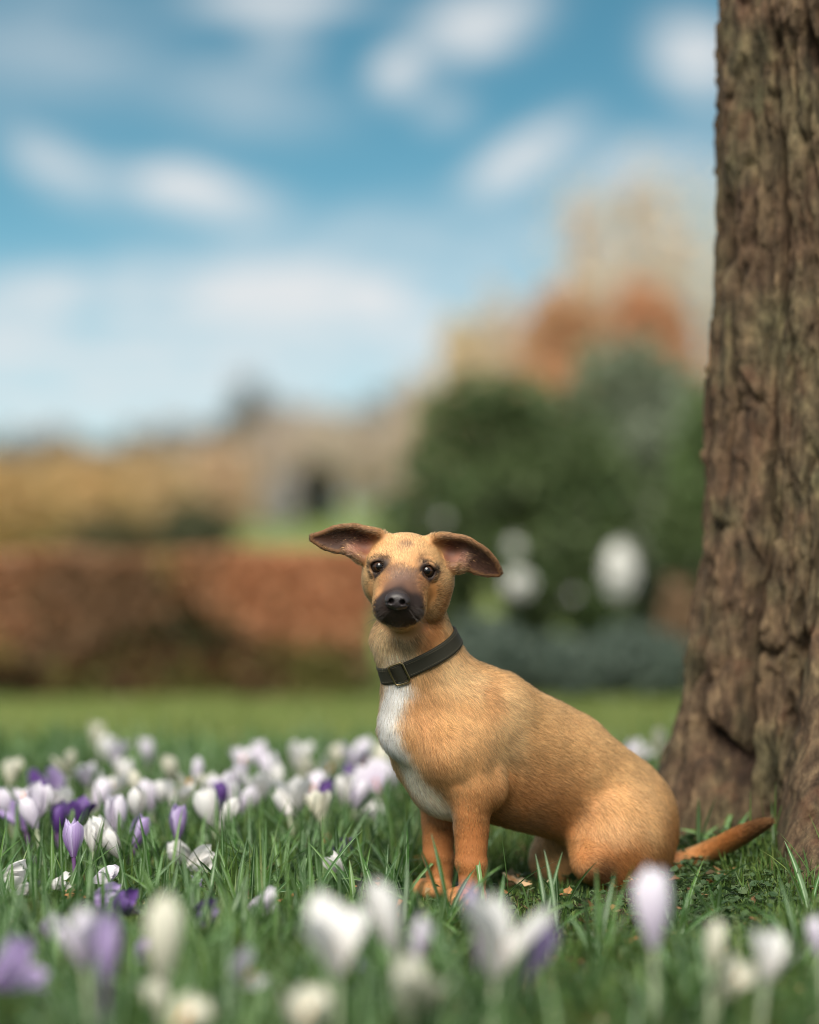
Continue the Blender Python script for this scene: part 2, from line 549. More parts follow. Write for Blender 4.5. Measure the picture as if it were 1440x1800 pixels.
def plant(name, cat, label, px, top, y, wpx, tones, n=2500, leaf=None, wood=(0.10, 0.07, 0.045), twigs=0, upright=0.0, group=None, seed=0, dense=0.45, base_frac=0.12, depth=None, up_tone=None, limbs=14, gap=0.12, sink=0.0):
    """a shrub or tree whose top shows at photograph pixel (px, top) when it stands y metres away; wpx = crown width in pixels"""
    rng = np.random.default_rng(seed + int(px) * 7 + int(top) + 20000)
    x = (px - 720) / FPX * y
    gz = float(ground_z(x, y))
    ztop = CAM_H - (top - HORIZON) / FPX * y
    hgt = ztop - gz
    rx = wpx / FPX * y / 2
    root = bpy.data.objects.new(name, None)
    COL.objects.link(root)
    root.location = (x, y, gz)
    tag(root, label, cat, group)
    V, F = branch_set((0, 0, -0.02 * hgt), hgt * 0.97, rx * 1.0, limbs, rng, r0=max(0.012, hgt * 0.022), twigs=twigs, upright=upright)
    obj('trunk' if cat == 'tree' else 'stem', mesh_np('wood', V, F, wood_mat, True, {'tone': np.tile(np.array(wood) , (len(V), 1)) * rng.uniform(0.8, 1.2, len(V))[:, None]}), root)
    if n:
        lo = base_frac * hgt - sink
        cz, rz = (hgt + lo) / 2, (hgt - lo) / 2
        V, F, T_ = leaf_cloud((0, 0, cz), (rx, depth or rx, rz), n, leaf or hgt * 0.03, tones, rng, dense, up_tone=up_tone, gap=gap)
        V[:, 2] = np.maximum(V[:, 2], 0.0)
        obj('crown' if cat == 'tree' else 'foliage', mesh_np('leaves', V, F, leaf_mat, False, {'tone': T_}), root)
    return root


# ---- far tree line on the rise
FAR = [(-60, 772, 120), (35, 768, 110), (105, 762, 90), (175, 788, 90), (245, 765, 100), (315, 752, 110), (375, 764, 70), (405, 738, 60), (490, 712, 100), (560, 722, 110), (630, 726, 100), (690, 700, 100), (760, 700, 110), (850, 720, 130), (960, 700, 140)]
words_ = ['at the far left edge of the rise', 'first rounded hump in from the left edge', 'second rounded hump from the left edge', 'in the dip of the skyline above the ochre shrubs', 'just right of the skyline dip',
          'broadest of the left skyline', 'low one left of the pointed tree', 'leaning against the left of the pointed tree', 'just right of the pointed tree', 'second to the right of the pointed tree', 'third to the right of the pointed tree',
          'where the skyline meets the big evergreen shrub', 'behind the left shoulder of the evergreen shrub', 'behind the middle of the evergreen shrub', 'behind the grey-green shrub']
for i, (px, top, w) in enumerate(FAR):
    plant('distant_tree', 'tree', 'hazy grey-brown tree on the horizon, ' + words_[i], px, top - 10, 150 + 6 * (i % 3), w * 1.25, [(0.19, 0.145, 0.105), (0.26, 0.20, 0.145), (0.32, 0.25, 0.18)], 1500, 0.28, group='trees on the far rise', seed=i, base_frac=0.05)
for i, (px, top, w, lb) in enumerate(((-170, 770, 130, 'first one beyond the left picture edge'), (-300, 755, 150, 'second one beyond the left picture edge'), (-440, 775, 140, 'third one beyond the left picture edge'), (-590, 760, 160, 'fourth one beyond the left picture edge'),
                                      (-750, 770, 160, 'fifth one beyond the left picture edge'), (1480, 690, 150, 'first one beyond the right picture edge'), (1620, 720, 160, 'second one beyond the right picture edge'), (1780, 730, 170, 'third one beyond the right picture edge'))):
    plant('distant_tree', 'tree', 'hazy grey-brown tree on the horizon, ' + lb, px, top - 10, 152 + 5 * (i % 3), w * 1.3, [(0.19, 0.145, 0.105), (0.26, 0.20, 0.145), (0.32, 0.25, 0.18)], 1200, 0.3, group='trees on the far rise', seed=80 + i, base_frac=0.05)
plant('conifer', 'tree', 'dark pointed conifer standing above the far treeline', 437, 660, 140, 78, [(0.10, 0.09, 0.07), (0.15, 0.13, 0.10)], 1300, 0.25, seed=3, dense=0.2, base_frac=0.03)
# ---- bare and ochre growth in the middle distance, left
MID = [('ochre_shrub', 20, 812, 26, 190, [(0.562, 0.376, 0.172), (0.657, 0.471, 0.227), (0.363, 0.276, 0.130)], 'ochre shrub at the left picture edge beyond the red hedge'),
       ('ochre_shrub', 140, 800, 28, 190, [(0.631, 0.436, 0.201), (0.703, 0.508, 0.264), (0.408, 0.301, 0.145)], 'brightest ochre shrub, second from the left beyond the hedge'),
       ('olive_shrub', 195, 905, 24, 150, [(0.094, 0.094, 0.045), (0.184, 0.155, 0.076)], 'low dark olive shrub in front of the ochre shrubs'),
       ('ochre_shrub', 265, 792, 30, 170, [(0.614, 0.448, 0.243), (0.686, 0.521, 0.306), (0.411, 0.313, 0.167)], 'tawny shrub in the middle of the ochre row'),
       ('olive_shrub', 342, 885, 24, 140, [(0.072, 0.087, 0.048), (0.140, 0.140, 0.072)], 'rounded dark green shrub at the end of the ochre row'),
       ('tawny_shrub', 385, 782, 34, 150, [(0.644, 0.488, 0.332), (0.573, 0.427, 0.281)], 'pinkish tawny shrub below the pointed conifer')]
for i, (nm, px, top, y, w, tn, lb) in enumerate(MID):
    plant(nm, 'shrub', lb, px, top, y, w, tn, 3200, 0.075, seed=20 + i, base_frac=0.0, group='shrubs beyond the hedge', dense=0.5)
plant('bare_tree', 'tree', 'bare taupe tree below the pointed conifer, left of the dark hollow', 470, 742, 60, 130, [(0.563, 0.466, 0.387), (0.635, 0.538, 0.450)], 1800, 0.10, (0.304, 0.246, 0.206), 1500, 0.3, seed=31, base_frac=0.1)
plant('bare_tree', 'tree', 'bare beige tree above the dark hollow', 555, 728, 64, 140, [(0.610, 0.512, 0.414), (0.684, 0.596, 0.489)], 1800, 0.10, (0.328, 0.269, 0.220), 1500, 0.3, seed=32, base_frac=0.28)
plant('bare_tree', 'tree', 'pale beige tree close to the left of the evergreen shrub', 645, 735, 56, 130, [(0.539, 0.451, 0.364), (0.611, 0.524, 0.427)], 2000, 0.10, (0.351, 0.293, 0.235), 1500, 0.3, seed=33, base_frac=0.06)
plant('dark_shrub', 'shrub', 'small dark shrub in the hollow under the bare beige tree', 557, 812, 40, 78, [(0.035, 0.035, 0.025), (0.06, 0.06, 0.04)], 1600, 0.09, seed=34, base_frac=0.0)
plant('pale_shrub', 'shrub', 'silvery pale shrub beside the small dark shrub', 490, 835, 38, 62, [(0.46, 0.43, 0.42), (0.56, 0.53, 0.52)], 1600, 0.08, seed=35, base_frac=0.0)
# ---- right: tall bare trees, yellow and copper trees
BARE = [(985, 300, 46, 110, 'thin bare treetop farthest left, faint against the blue sky'), (1060, 305, 40, 110, 'bare upright tree with beige twigs, left of the tallest one'), (1130, 255, 38, 110, 'tallest bare tree with upright beige twigs'),
        (1205, 285, 40, 120, 'bare beige tree close beside the big trunk'), (1275, 270, 42, 120, 'bare beige tree half hidden by the big trunk'), (1370, 300, 44, 150, 'bare beige tree behind the big trunk')]
for i, (px, top, y, w, lb) in enumerate(BARE):
    plant('bare_tree', 'tree', lb, px, top, y, w, [(0.725, 0.600, 0.495), (0.800, 0.670, 0.563)], 750 if i else 250, 0.10, (0.621, 0.497, 0.394), 7000 if i else 2200, 0.95, group='bare trees on the right', seed=40 + i, base_frac=0.15, limbs=26)
plant('yellow_tree', 'tree', 'pale yellow budding tree, left of the copper tree', 815, 560, 30, 110, [(0.706, 0.567, 0.385), (0.791, 0.660, 0.492)], 5000, 0.075, (0.396, 0.299, 0.207), 800, 0.5, seed=50, base_frac=0.2)
plant('yellow_tree', 'tree', 'tall thin cream tree between the yellow tree and the copper tree', 880, 505, 33, 90, [(0.661, 0.518, 0.383), (0.714, 0.575, 0.439)], 1500, 0.07, (0.424, 0.325, 0.248), 900, 0.6, seed=51, base_frac=0.2)
plant('yellow_tree', 'tree', 'low cream tree at the left shoulder of the evergreen shrub', 740, 655, 34, 100, [(0.622, 0.506, 0.395), (0.676, 0.563, 0.451)], 1500, 0.07, (0.405, 0.323, 0.255), 800, 0.4, seed=52, base_frac=0.2)
plant('copper_tree', 'tree', 'copper brown tree rising behind the evergreen shrub', 1000, 512, 20, 230, [(0.585, 0.333, 0.186), (0.639, 0.399, 0.232), (0.566, 0.402, 0.246)], 7500, 0.060, (0.221, 0.134, 0.080), 800, 0.2, seed=53, base_frac=0.1)
plant('copper_tree', 'tree', 'redder copper tree next to the big trunk', 1140, 505, 19, 190, [(0.654, 0.301, 0.162), (0.627, 0.348, 0.198), (0.576, 0.364, 0.223)], 7500, 0.060, (0.218, 0.124, 0.072), 600, 0.2, seed=54, base_frac=0.1)
# ---- right: the evergreen shrubs
DKG, MDG, GRG, LTG = (0.082, 0.106, 0.046), (0.140, 0.195, 0.074), (0.234, 0.281, 0.188), (0.149, 0.234, 0.085)
ev = plant('evergreen_shrub', 'shrub', 'large dark evergreen shrub with white blossoms behind the dog', 900, 668, 8.0, 440, [DKG, MDG, DKG, LTG], 9000, 0.030, seed=60, base_frac=-0.02, depth=0.40, dense=0.6, gap=0.0)
ev2 = plant('evergreen_shrub', 'shrub', 'grey-green evergreen shrub between the dark one and the big trunk', 1120, 600, 9.0, 330, [(0.188, 0.227, 0.149), GRG, (0.312, 0.344, 0.257), (0.149, 0.211, 0.094)], 9000, 0.032, seed=61, base_frac=-0.02, depth=0.45, dense=0.6, gap=0.0)
plant('evergreen_shrub', 'shrub', 'dark green shrub half hidden by the big trunk', 1270, 690, 8.2, 230, [DKG, MDG, LTG], 5000, 0.030, seed=62, base_frac=-0.02, depth=0.35, dense=0.6)
plant('evergreen_shrub', 'shrub', 'low olive shrub at the left foot of the dark evergreen shrub', 745, 905, 8.2, 160, [(0.094, 0.117, 0.062), (0.172, 0.188, 0.117)], 3000, 0.028, seed=63, base_frac=0.0, dense=0.5, depth=0.3)
for i, (px, top, w, lb) in enumerate(((850, 1085, 170, 'low dark ivy mound below the evergreen shrub, nearest the dog'), (985, 1120, 190, 'low blue-green ivy mound below the two white blossoms'), (1120, 1100, 180, 'low blue-green ivy mound beside the trunk'))):
    plant('ivy_mound', 'ivy', lb, px, top, 6.7, w, [(0.078, 0.117, 0.090), (0.133, 0.179, 0.140), (0.179, 0.218, 0.172)], 2600, 0.022, seed=70 + i, base_frac=-0.05, group='ivy mounds', dense=0.5, depth=0.2)
plant('brown_shrub', 'shrub', 'small dry brown shrub just left of the big trunk', 1195, 1020, 6.9, 80, [(0.30, 0.19, 0.11), (0.36, 0.25, 0.15)], 1000, 0.022, seed=75, base_frac=0.1, depth=0.10)
# white blossoms
m = Mat('white_blossom')
blossom_mat = m.thin((0.85, 0.84, 0.80), 0.5, 0.3, 0.35)


def blossom(px, py, y, wpx, hpx, seed, n=90, parent=ev):
    rng = np.random.default_rng(seed)
    c = at(px, py, y)
    rx, rz = wpx / FPX * y / 2, hpx / FPX * y / 2
    V, F = [], []
    for k in range(n):
        d = rng.normal(size=3)
        d /= np.linalg.norm(d)
        if d[1] > 0.5:
            d[1] *= -1
        p = d * np.array([rx, rx, rz]) * rng.uniform(0.75, 1.0)
        t_ = np.cross(d, rng.normal(size=3)); t_ /= np.linalg.norm(t_)
        s_ = np.cross(d, t_)
        q = 0.010
        o_ = len(V)
        V += [p - t_ * q, p - s_ * q * 0.8 + d * 0.004, p + t_ * q + d * 0.003, p + s_ * q * 0.8 + d * 0.004]
        F.append((o_, o_ + 1, o_ + 2, o_ + 3))
    return obj('blossom', mesh_np('blossom', np.array(V), np.array(F), blossom_mat, False), parent, Vector(c) - parent.location)


blossom(1090, 1004, 7.1, 62, 108, 1, 260)
blossom(912, 1026, 7.1, 52, 50, 2, 95)
blossom(905, 962, 7.3, 26, 38, 3, 20)
blossom(1008, 1045, 7.4, 14, 18, 4, 5)
blossom(780, 910, 7.6, 22, 26, 5, 7)

# ---- the clipped hedge on the left, red-brown on top
hedge = bpy.data.objects.new('hedge', None)
COL.objects.link(hedge)
HY = 6.9
hx0, hx1 = (-760 - 720) / FPX * HY, (655 - 720) / FPX * HY
hedge.location = ((hx0 + hx1) / 2, HY, 0)
tag(hedge, 'low clipped hedge with red-brown leaf tips, left of the dog', 'hedge')
rng = np.random.default_rng(88)
nH = 46000
hx = rng.uniform(hx0, hx1, nH)
side = rng.random(nH)
hg = float(ground_z(0.0, HY))
htop = CAM_H - (975 - HORIZON) / FPX * HY + 0.018 * noise3(hx * 5, 2.2, 0.5)
hyy = np.where(side < 0.62, HY - 0.20 + 0.10 * rng.random(nH) ** 2, HY + rng.uniform(-0.2, 0.2, nH))
hz = np.where(side < 0.62, rng.random(nH) ** 0.72 * htop, htop - 0.06 * rng.random(nH) ** 2)
hyy += 0.03 * noise3(hx * 7, hz * 7, 4.4)
P = np.stack([hx, hyy, hz], 1)
a = rng.normal(size=(nH, 3)); a /= np.linalg.norm(a, axis=1)[:, None]
b2 = np.cross(a, rng.normal(size=(nH, 3))); b2 /= np.linalg.norm(b2, axis=1)[:, None]
s = 0.020 * rng.uniform(0.6, 1.3, nH)[:, None]
P[:, 2] = hg + hz * (htop - hg) / htop
P[:, 1] -= 0.10 * np.clip(0.25 - hz, 0, 1) * (1 + noise3(hx * 6, 1.5, 2.5))
V = np.stack([P - a * s, P - b2 * s * 0.5, P + a * s, P + b2 * s * 0.5], 1).reshape(-1, 3)
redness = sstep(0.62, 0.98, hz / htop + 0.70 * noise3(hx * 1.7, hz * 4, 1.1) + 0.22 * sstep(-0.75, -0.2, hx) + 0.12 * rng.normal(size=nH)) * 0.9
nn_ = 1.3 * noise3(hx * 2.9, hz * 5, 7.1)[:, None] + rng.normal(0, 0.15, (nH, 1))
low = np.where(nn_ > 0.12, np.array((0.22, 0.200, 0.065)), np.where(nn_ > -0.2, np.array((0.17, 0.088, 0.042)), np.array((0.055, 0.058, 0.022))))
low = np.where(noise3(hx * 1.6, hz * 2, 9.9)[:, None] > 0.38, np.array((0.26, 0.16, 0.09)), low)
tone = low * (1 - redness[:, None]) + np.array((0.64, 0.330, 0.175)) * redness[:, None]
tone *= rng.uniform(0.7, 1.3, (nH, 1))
org = np.array(hedge.location)
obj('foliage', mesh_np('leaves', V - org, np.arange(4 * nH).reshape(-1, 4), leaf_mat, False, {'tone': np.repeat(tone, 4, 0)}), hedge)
hv, hf, o_ = [], [], 0
for k in range(120):
    x_ = hx0 + (hx1 - hx0) * (k + rng.random()) / 120
    q_ = np.linspace(0, 1, 4)[:, None]
    V, F = tube(np.array([x_, HY + rng.uniform(-.1, .1), hg - 0.01]) + q_ * np.array([rng.normal(0, 0.05), rng.normal(0, 0.05), 0.33]), 0.008, 0.003, 5)
    hv.append(V); hf.append(F + o_); o_ += len(V)
V = np.concatenate(hv)
st_ = obj('stems', mesh_np('stems', V - org, np.concatenate(hf), wood_mat, True, {'tone': np.tile(np.array((0.07, 0.05, 0.03)), (len(V), 1))}), hedge)
st_['kind'] = 'stuff'

# ================================================================== the dog
DOG_O = np.array([0.052, 2.70, 0.0])                 # on the ground between the front paws
DOG_F = np.array([-0.883, -0.469, 0.0])              # the way the body faces
DOG_L = np.array([0.469, -0.883, 0.0])               # its own left side, turned to us
UP = np.array([0.0, 0.0, 1.0])
CAM_P = np.array([0.0, 0.0, CAM_H])


def Q(px, py, l=0.0):
    """point on the dog's lengthwise plane (shifted l metres to its left) that shows at a photograph pixel"""
    d = np.array([(px - 720.0) / FPX, 1.0, -(py - HORIZON) / FPX])
    t = (l + (DOG_O - CAM_P) @ DOG_L) / (d @ DOG_L)
    return CAM_P + t * d


PX = 2.68 / FPX      # one photograph pixel at the dog, in metres


class Field:
    def __init__(self, lo, hi, h):
        self.lo, self.h = np.array(lo, float), h
        self.n = np.ceil((np.array(hi) - self.lo) / h).astype(int) + 1
        self.D = np.full(self.n, 0.06, np.float32)
        self.log = []

    def block(self, lo, hi):
        a = np.clip(np.floor((lo - self.lo) / self.h).astype(int), 0, self.n - 1)
        b = np.clip(np.ceil((hi - self.lo) / self.h).astype(int) + 1, 1, self.n)
        ax = [(self.lo[i] + self.h * np.arange(a[i], b[i])).astype(np.float32) for i in range(3)]
        return tuple(slice(a[i], b[i]) for i in range(3)), np.meshgrid(*ax, indexing='ij')

    def blend(self, f, lo, hi, k, sub=False):
        m = 0.03 + k
        sl, (X, Y, Z) = self.block(lo - m, hi + m)
        d = f(X, Y, Z).astype(np.float32)
        o = self.D[sl]
        if sub:
            d, o = d, -o
        hh = np.clip(0.5 + 0.5 * (o - d) / k, 0, 1)
        r = o * (1 - hh) + d * hh - k * hh * (1 - hh)
        self.D[sl] = -r if sub else r

    def cone(self, a, b, r1, r2, k=0.012, sub=False, squash=None):
        a, b = np.asarray(a, float), np.asarray(b, float)
        f = cone_f(a, b, r1, r2)
        r = max(r1, r2)
        self.blend(f, np.minimum(a, b) - r, np.maximum(a, b) + r, k, sub)
        self.log.append(f)

    def ell(self, c, axes, radii, k=0.012, sub=False):
        c = np.asarray(c, float)
        f = ell_f(c, axes, radii)
        r = max(radii)
        self.blend(f, c - r, c + r, k, sub)
        self.log.append(f)

    def sample(self, P):
        g = (np.asarray(P) - self.lo) / self.h
        g = np.clip(g, 0, self.n - 1.001)
        i = np.floor(g).astype(int)
        f = g - i
        out = 0
        for a in (0, 1):
            for b in (0, 1):
                for c in (0, 1):
                    w = (f[..., 0] if a else 1 - f[..., 0]) * (f[..., 1] if b else 1 - f[..., 1]) * (f[..., 2] if c else 1 - f[..., 2])
                    out = out + w * self.D[i[..., 0] + a, i[..., 1] + b, i[..., 2] + c]
        return out

    def grad(self, P):
        e = self.h
        P = np.asarray(P)
        g = np.stack([self.sample(P + np.eye(3)[i] * e) - self.sample(P - np.eye(3)[i] * e) for i in range(3)], -1)
        return g / np.maximum(np.linalg.norm(g, axis=-1, keepdims=True), 1e-9)

    def mesh(self):
        """surface nets: one vertex in each cell the surface crosses"""
        D, n = self.D, self.n
        s = D < 0
        c = [s[i:n[0] - 1 + i, j:n[1] - 1 + j, k:n[2] - 1 + k] for i in (0, 1) for j in (0, 1) for k in (0, 1)]
        anyc, allc = c[0].copy(), c[0].copy()
        for q in c[1:]:
            anyc |= q
            allc &= q
        cells = np.argwhere(anyc & ~allc)
        idx = np.full(np.array(n) - 1, -1, np.int64)
        idx[tuple(cells.T)] = np.arange(len(cells))
        corners = np.array([(i, j, k) for i in (0, 1) for j in (0, 1) for k in (0, 1)])
        vals = [D[tuple((cells + q).T)] for q in corners]
        acc, cnt = np.zeros((len(cells), 3)), np.zeros(len(cells))
        for p in range(8):
            for q in range(p + 1, 8):
                if np.abs(corners[p] - corners[q]).sum() != 1:
                    continue
                a, b = vals[p], vals[q]
                m = (a < 0) != (b < 0)
                t = np.where(m, a / np.where(m, a - b, 1), 0)
                acc += np.where(m[:, None], corners[p] + t[:, None] * (corners[q] - corners[p]), 0)
                cnt += m
        V = self.lo + self.h * (cells + acc / cnt[:, None])
        faces = []
        for ax in range(3):
            o1, o2 = [a for a in range(3) if a != ax]
            sa = np.moveaxis(s, ax, 0)
            cr = np.moveaxis(sa[:-1] != sa[1:], 0, ax)
            e = np.argwhere(cr)
            e = e[(e[:, o1] > 0) & (e[:, o2] > 0) & (e[:, o1] < n[o1] - 1) & (e[:, o2] < n[o2] - 1)]
            u, v = np.eye(3, dtype=int)[o1], np.eye(3, dtype=int)[o2]
            q = np.stack([idx[tuple((e - u - v).T)], idx[tuple((e - v).T)], idx[tuple(e.T)], idx[tuple((e - u).T)]], 1)
            flip = s[tuple(e.T)] != (ax == 1)
            q[~flip] = q[~flip][:, ::-1]
            faces.append(q)
        return V, np.concatenate(faces)


def cone_f(a, b, r1, r2):
    ba = b - a
    l2 = max(float(ba @ ba), 1e-12)

    def f(X, Y, Z):
        t = np.clip(((X - a[0]) * ba[0] + (Y - a[1]) * ba[1] + (Z - a[2]) * ba[2]) / l2, 0, 1)
        return np.sqrt((X - a[0] - t * ba[0]) ** 2 + (Y - a[1] - t * ba[1]) ** 2 + (Z - a[2] - t * ba[2]) ** 2) - (r1 + t * (r2 - r1))
    return f


def ell_f(c, axes, radii):
    A = np.asarray(axes, float)

    def f(X, Y, Z):
        p = [(X - c[0]) * A[i][0] + (Y - c[1]) * A[i][1] + (Z - c[2]) * A[i][2] for i in range(3)]
        k0 = np.sqrt(sum((p[i] / radii[i]) ** 2 for i in range(3)))
        k1 = np.sqrt(sum((p[i] / radii[i] ** 2) ** 2 for i in range(3)))
        return k0 * (k0 - 1) / np.maximum(k1, 1e-9)
    return f


def sag(phi):
    """axes of an ellipsoid in the lengthwise plane: long axis points backward, dipped phi degrees"""
    c, s = math.cos(math.radians(phi)), math.sin(math.radians(phi))
    a = -DOG_F * c - UP * s
    b = -DOG_F * s + UP * c
    return (a, b, DOG_L)


FUR = []   # (distance function, flow direction, hair length, lift)


def fur(f, flow, length, lift=0.30):
    v = np.asarray(flow, float)
    FUR.append((f, v / np.linalg.norm(v), length, lift))


fld = Field((-0.135, 2.50, -0.03), (0.47, 3.06, 0.445), 0.0021)
BK = -DOG_F            # backward
# ---- trunk
fld.ell(Q(872, 1300), sag(32), (152 * PX, 113 * PX, 0.060), 0.01)
fur(fld.log[-1], BK - 0.55 * UP, 0.012)
fld.ell(Q(772, 1290), sag(58), (104 * PX, 78 * PX, 0.047), 0.03)                   # fore chest
fur(fld.log[-1], -UP + 0.5 * BK, 0.013, 0.28)
fld.ell(Q(708, 1280), sag(74), (48 * PX, 38 * PX, 0.024), 0.025)                    # breast bone
fur(fld.log[-1], -UP + 0.1 * BK, 0.015, 0.33)
fld.ell(Q(780, 1385), sag(38), (62 * PX, 50 * PX, 0.034), 0.03)                    # brisket
fur(fld.log[-1], -UP + 0.6 * BK, 0.012, 0.3)
fld.ell(Q(985, 1358), sag(33), (152 * PX, 113 * PX, 0.054), 0.03)                  # loin
fur(fld.log[-1], BK - 0.6 * UP, 0.011)
fld.ell(Q(1090, 1436), sag(54), (128 * PX, 105 * PX, 0.055), 0.03)                 # rump
fur(fld.log[-1], 0.55 * BK - UP, 0.011)
fld.ell(Q(905, 1390), sag(10), (140 * PX, 60 * PX, 0.040), 0.03)                   # belly line
fur(fld.log[-1], BK - 0.2 * UP, 0.011)
# ---- hind legs, folded under
for sd_, l in ((1, 0.045), (-1, -0.047)):
    off = 0 if sd_ > 0 else -0.100 * 0.469 / PX
    fld.ell(Q(1100 + off, 1492, l), sag(60), (96 * PX, 80 * PX, 0.031), 0.034)
    fur(fld.log[-1], 0.5 * BK - UP, 0.012)
    fld.cone(Q(1102 + off, 1465, l * 1.02), Q(1046 + off, 1510, l * 1.10), 50 * PX, 31 * PX, 0.034)    # thigh to knee
    fur(fld.log[-1], BK * 0.6 - UP * 0.6, 0.012)
    fld.cone(Q(1036 + off, 1516, l * 1.25), Q(1120 + off, 1560, l * 1.15), 30 * PX, 20 * PX, 0.010)    # shank back to the hock
    fur(fld.log[-1], BK - 0.6 * UP, 0.009)
    fld.cone(Q(1130 + off, 1572, l * 1.1), Q(1062 + off, 1584, l * 1.2), 17 * PX, 18 * PX, 0.010)     # foot flat on the ground
    fur(fld.log[-1], DOG_F - 0.3 * UP, 0.006)
# ---- shoulders and front legs
for sd_, l in ((1, 0.040), (-1, -0.040)):
    off = 0 if sd_ > 0 else -58
    dy = 0 if sd_ > 0 else -12
    fld.cone(Q(868 + off * 0.7, 1238, l * 0.62), Q(798 + off * 0.85, 1318, l * 0.82), 42 * PX, 50 * PX, 0.034)     # shoulder blade
    fur(fld.log[-1], BK * 0.5 - UP, 0.011)
    fld.cone(Q(798 + off * 0.9, 1322, l * 0.88), Q(844 + off, 1385 + dy, l * 1.05), 48 * PX, 38 * PX, 0.022)      # upper arm
    fur(fld.log[-1], BK * 0.6 - UP * 0.8, 0.011)
    fld.cone(Q(828 + off, 1384 + dy, l * 1.1), Q(829 + off, 1455 + dy, l), 38 * PX, 30 * PX, 0.010)    # forearm
    fur(fld.log[-1], -UP + 0.35 * BK, 0.007, 0.25)
    fld.cone(Q(829 + off, 1453 + dy, l), Q(828 + off, 1512 + dy, l), 30 * PX, 27 * PX, 0.003)
    fur(fld.log[-1], -UP + 0.25 * BK, 0.006, 0.22)
    fld.ell(Q(827 + off, 1514 + dy, l), (DOG_F, UP, DOG_L), (27 * PX, 26 * PX, 26 * PX), 0.003)        # wrist
    fur(fld.log[-1], -UP, 0.006, 0.22)
    fld.cone(Q(831 + off, 1520 + dy, l), Q(830 + off, 1566 + dy, l), 26 * PX, 23 * PX, 0.004)          # pastern
    fur(fld.log[-1], -UP + 0.1 * DOG_F, 0.006, 0.22)
    for tl, tf in ((-0.017, 0.006), (-0.006, 0.012), (0.006, 0.012), (0.017, 0.006)):                  # four toes
        t0 = Q(829 + off, 1575 + dy, l) + DOG_L * tl * 0.6
        t1 = Q(829 + off, 1588 + dy, l) + DOG_L * tl + DOG_F * (0.008 + tf)
        t1[2] = max(t1[2], 0.010)
        fld.cone(t0, t1, 0.012, 0.0098, 0.0035)
        fur(fld.log[-1], DOG_F - 0.5 * UP, 0.004, 0.2)
    eb = Q(868 + off, 1380 + dy, l * 1.35)
    fld.ell(eb, (DOG_F, UP, DOG_L), (0.010, 0.020, 0.010), 0.010)                                      # point of the elbow
    fur(fld.log[-1], BK - UP, 0.012)
# ---- tail
tk = np.stack([Q(1150, 1525), Q(1185, 1522, 0.004), Q(1225, 1508, 0.020), Q(1265, 1489, 0.050), Q(1305, 1466, 0.088), Q(1335, 1452, 0.116), Q(1352, 1444, 0.130)])
ts = np.linspace(0, 6, 22)
tail = np.stack([np.interp(ts, range(7), tk[:, i]) for i in range(3)], 1)
for _ in range(3):
    tail[1:-1] = 0.25 * tail[:-2] + 0.5 * tail[1:-1] + 0.25 * tail[2:]
tr = np.interp(ts, range(7), [24, 20, 17, 16, 14, 9, 3])
for i in range(21):
    fld.cone(tail[i], tail[i + 1], tr[i] * PX, tr[i + 1] * PX, 0.006)
    fur(fld.log[-1], tail[i + 1] - tail[i], 0.012, 0.2)
# ---- neck
fld.cone(Q(780, 1215, 0), Q(729, 1115, 0), 71 * PX, 57 * PX, 0.028)
fld.cone(Q(729, 1115, 0), Q(728, 1060, -0.004), 57 * PX, 50 * PX, 0.012)
fur(fld.log[-1], -UP + 0.45 * BK, 0.011)
fur(fld.log[-1], -UP + 0.45 * BK, 0.013)
fld.cone(Q(714, 1215, 0), Q(702, 1120, 0), 32 * PX, 37 * PX, 0.022)       # throat
fur(fld.log[-1], -UP + 0.1 * BK, 0.017, 0.42)

# ---- head: its own frame, turned to the lens, rolled a little
HEAD_Y = 2.655
roll = math.radians(5.0)
yaw = math.radians(-4.0)
HF = np.array([math.sin(yaw), -math.cos(yaw), -0.10])
HF /= np.linalg.norm(HF)
HR = np.array([math.cos(roll), 0.0, -math.sin(roll)])
HR -= HF * (HR @ HF)
HR /= np.linalg.norm(HR)
HU = np.cross(HR, -HF)
HU /= np.linalg.norm(HU)
HU = HU if HU[2] > 0 else -HU
HAX = (HR, HF, HU)


def H(px, py, mm):
    """point of the head at a pixel, mm millimetres in front of the skull's middle"""
    return at(px, py, HEAD_Y - mm * 0.001)


def hell(px, py, mm, rx, ry, rz, k=0.010, length=0.005, flow=None, sub=False, lift=0.22):
    fld.ell(H(px, py, mm), HAX, (rx / 1000, ry / 1000, rz / 1000), k, sub)
    if not sub:
        FUR.append((fld.log[-1], None if flow is None else np.asarray(flow, float), length, lift))


def hcone(p, q, r1, r2, k=0.010, length=0.005, flow=None, lift=0.22):
    fld.cone(H(*p), H(*q), r1 / 1000, r2 / 1000, k)
    FUR.append((fld.log[-1], None if flow is None else np.asarray(flow, float), length, lift))


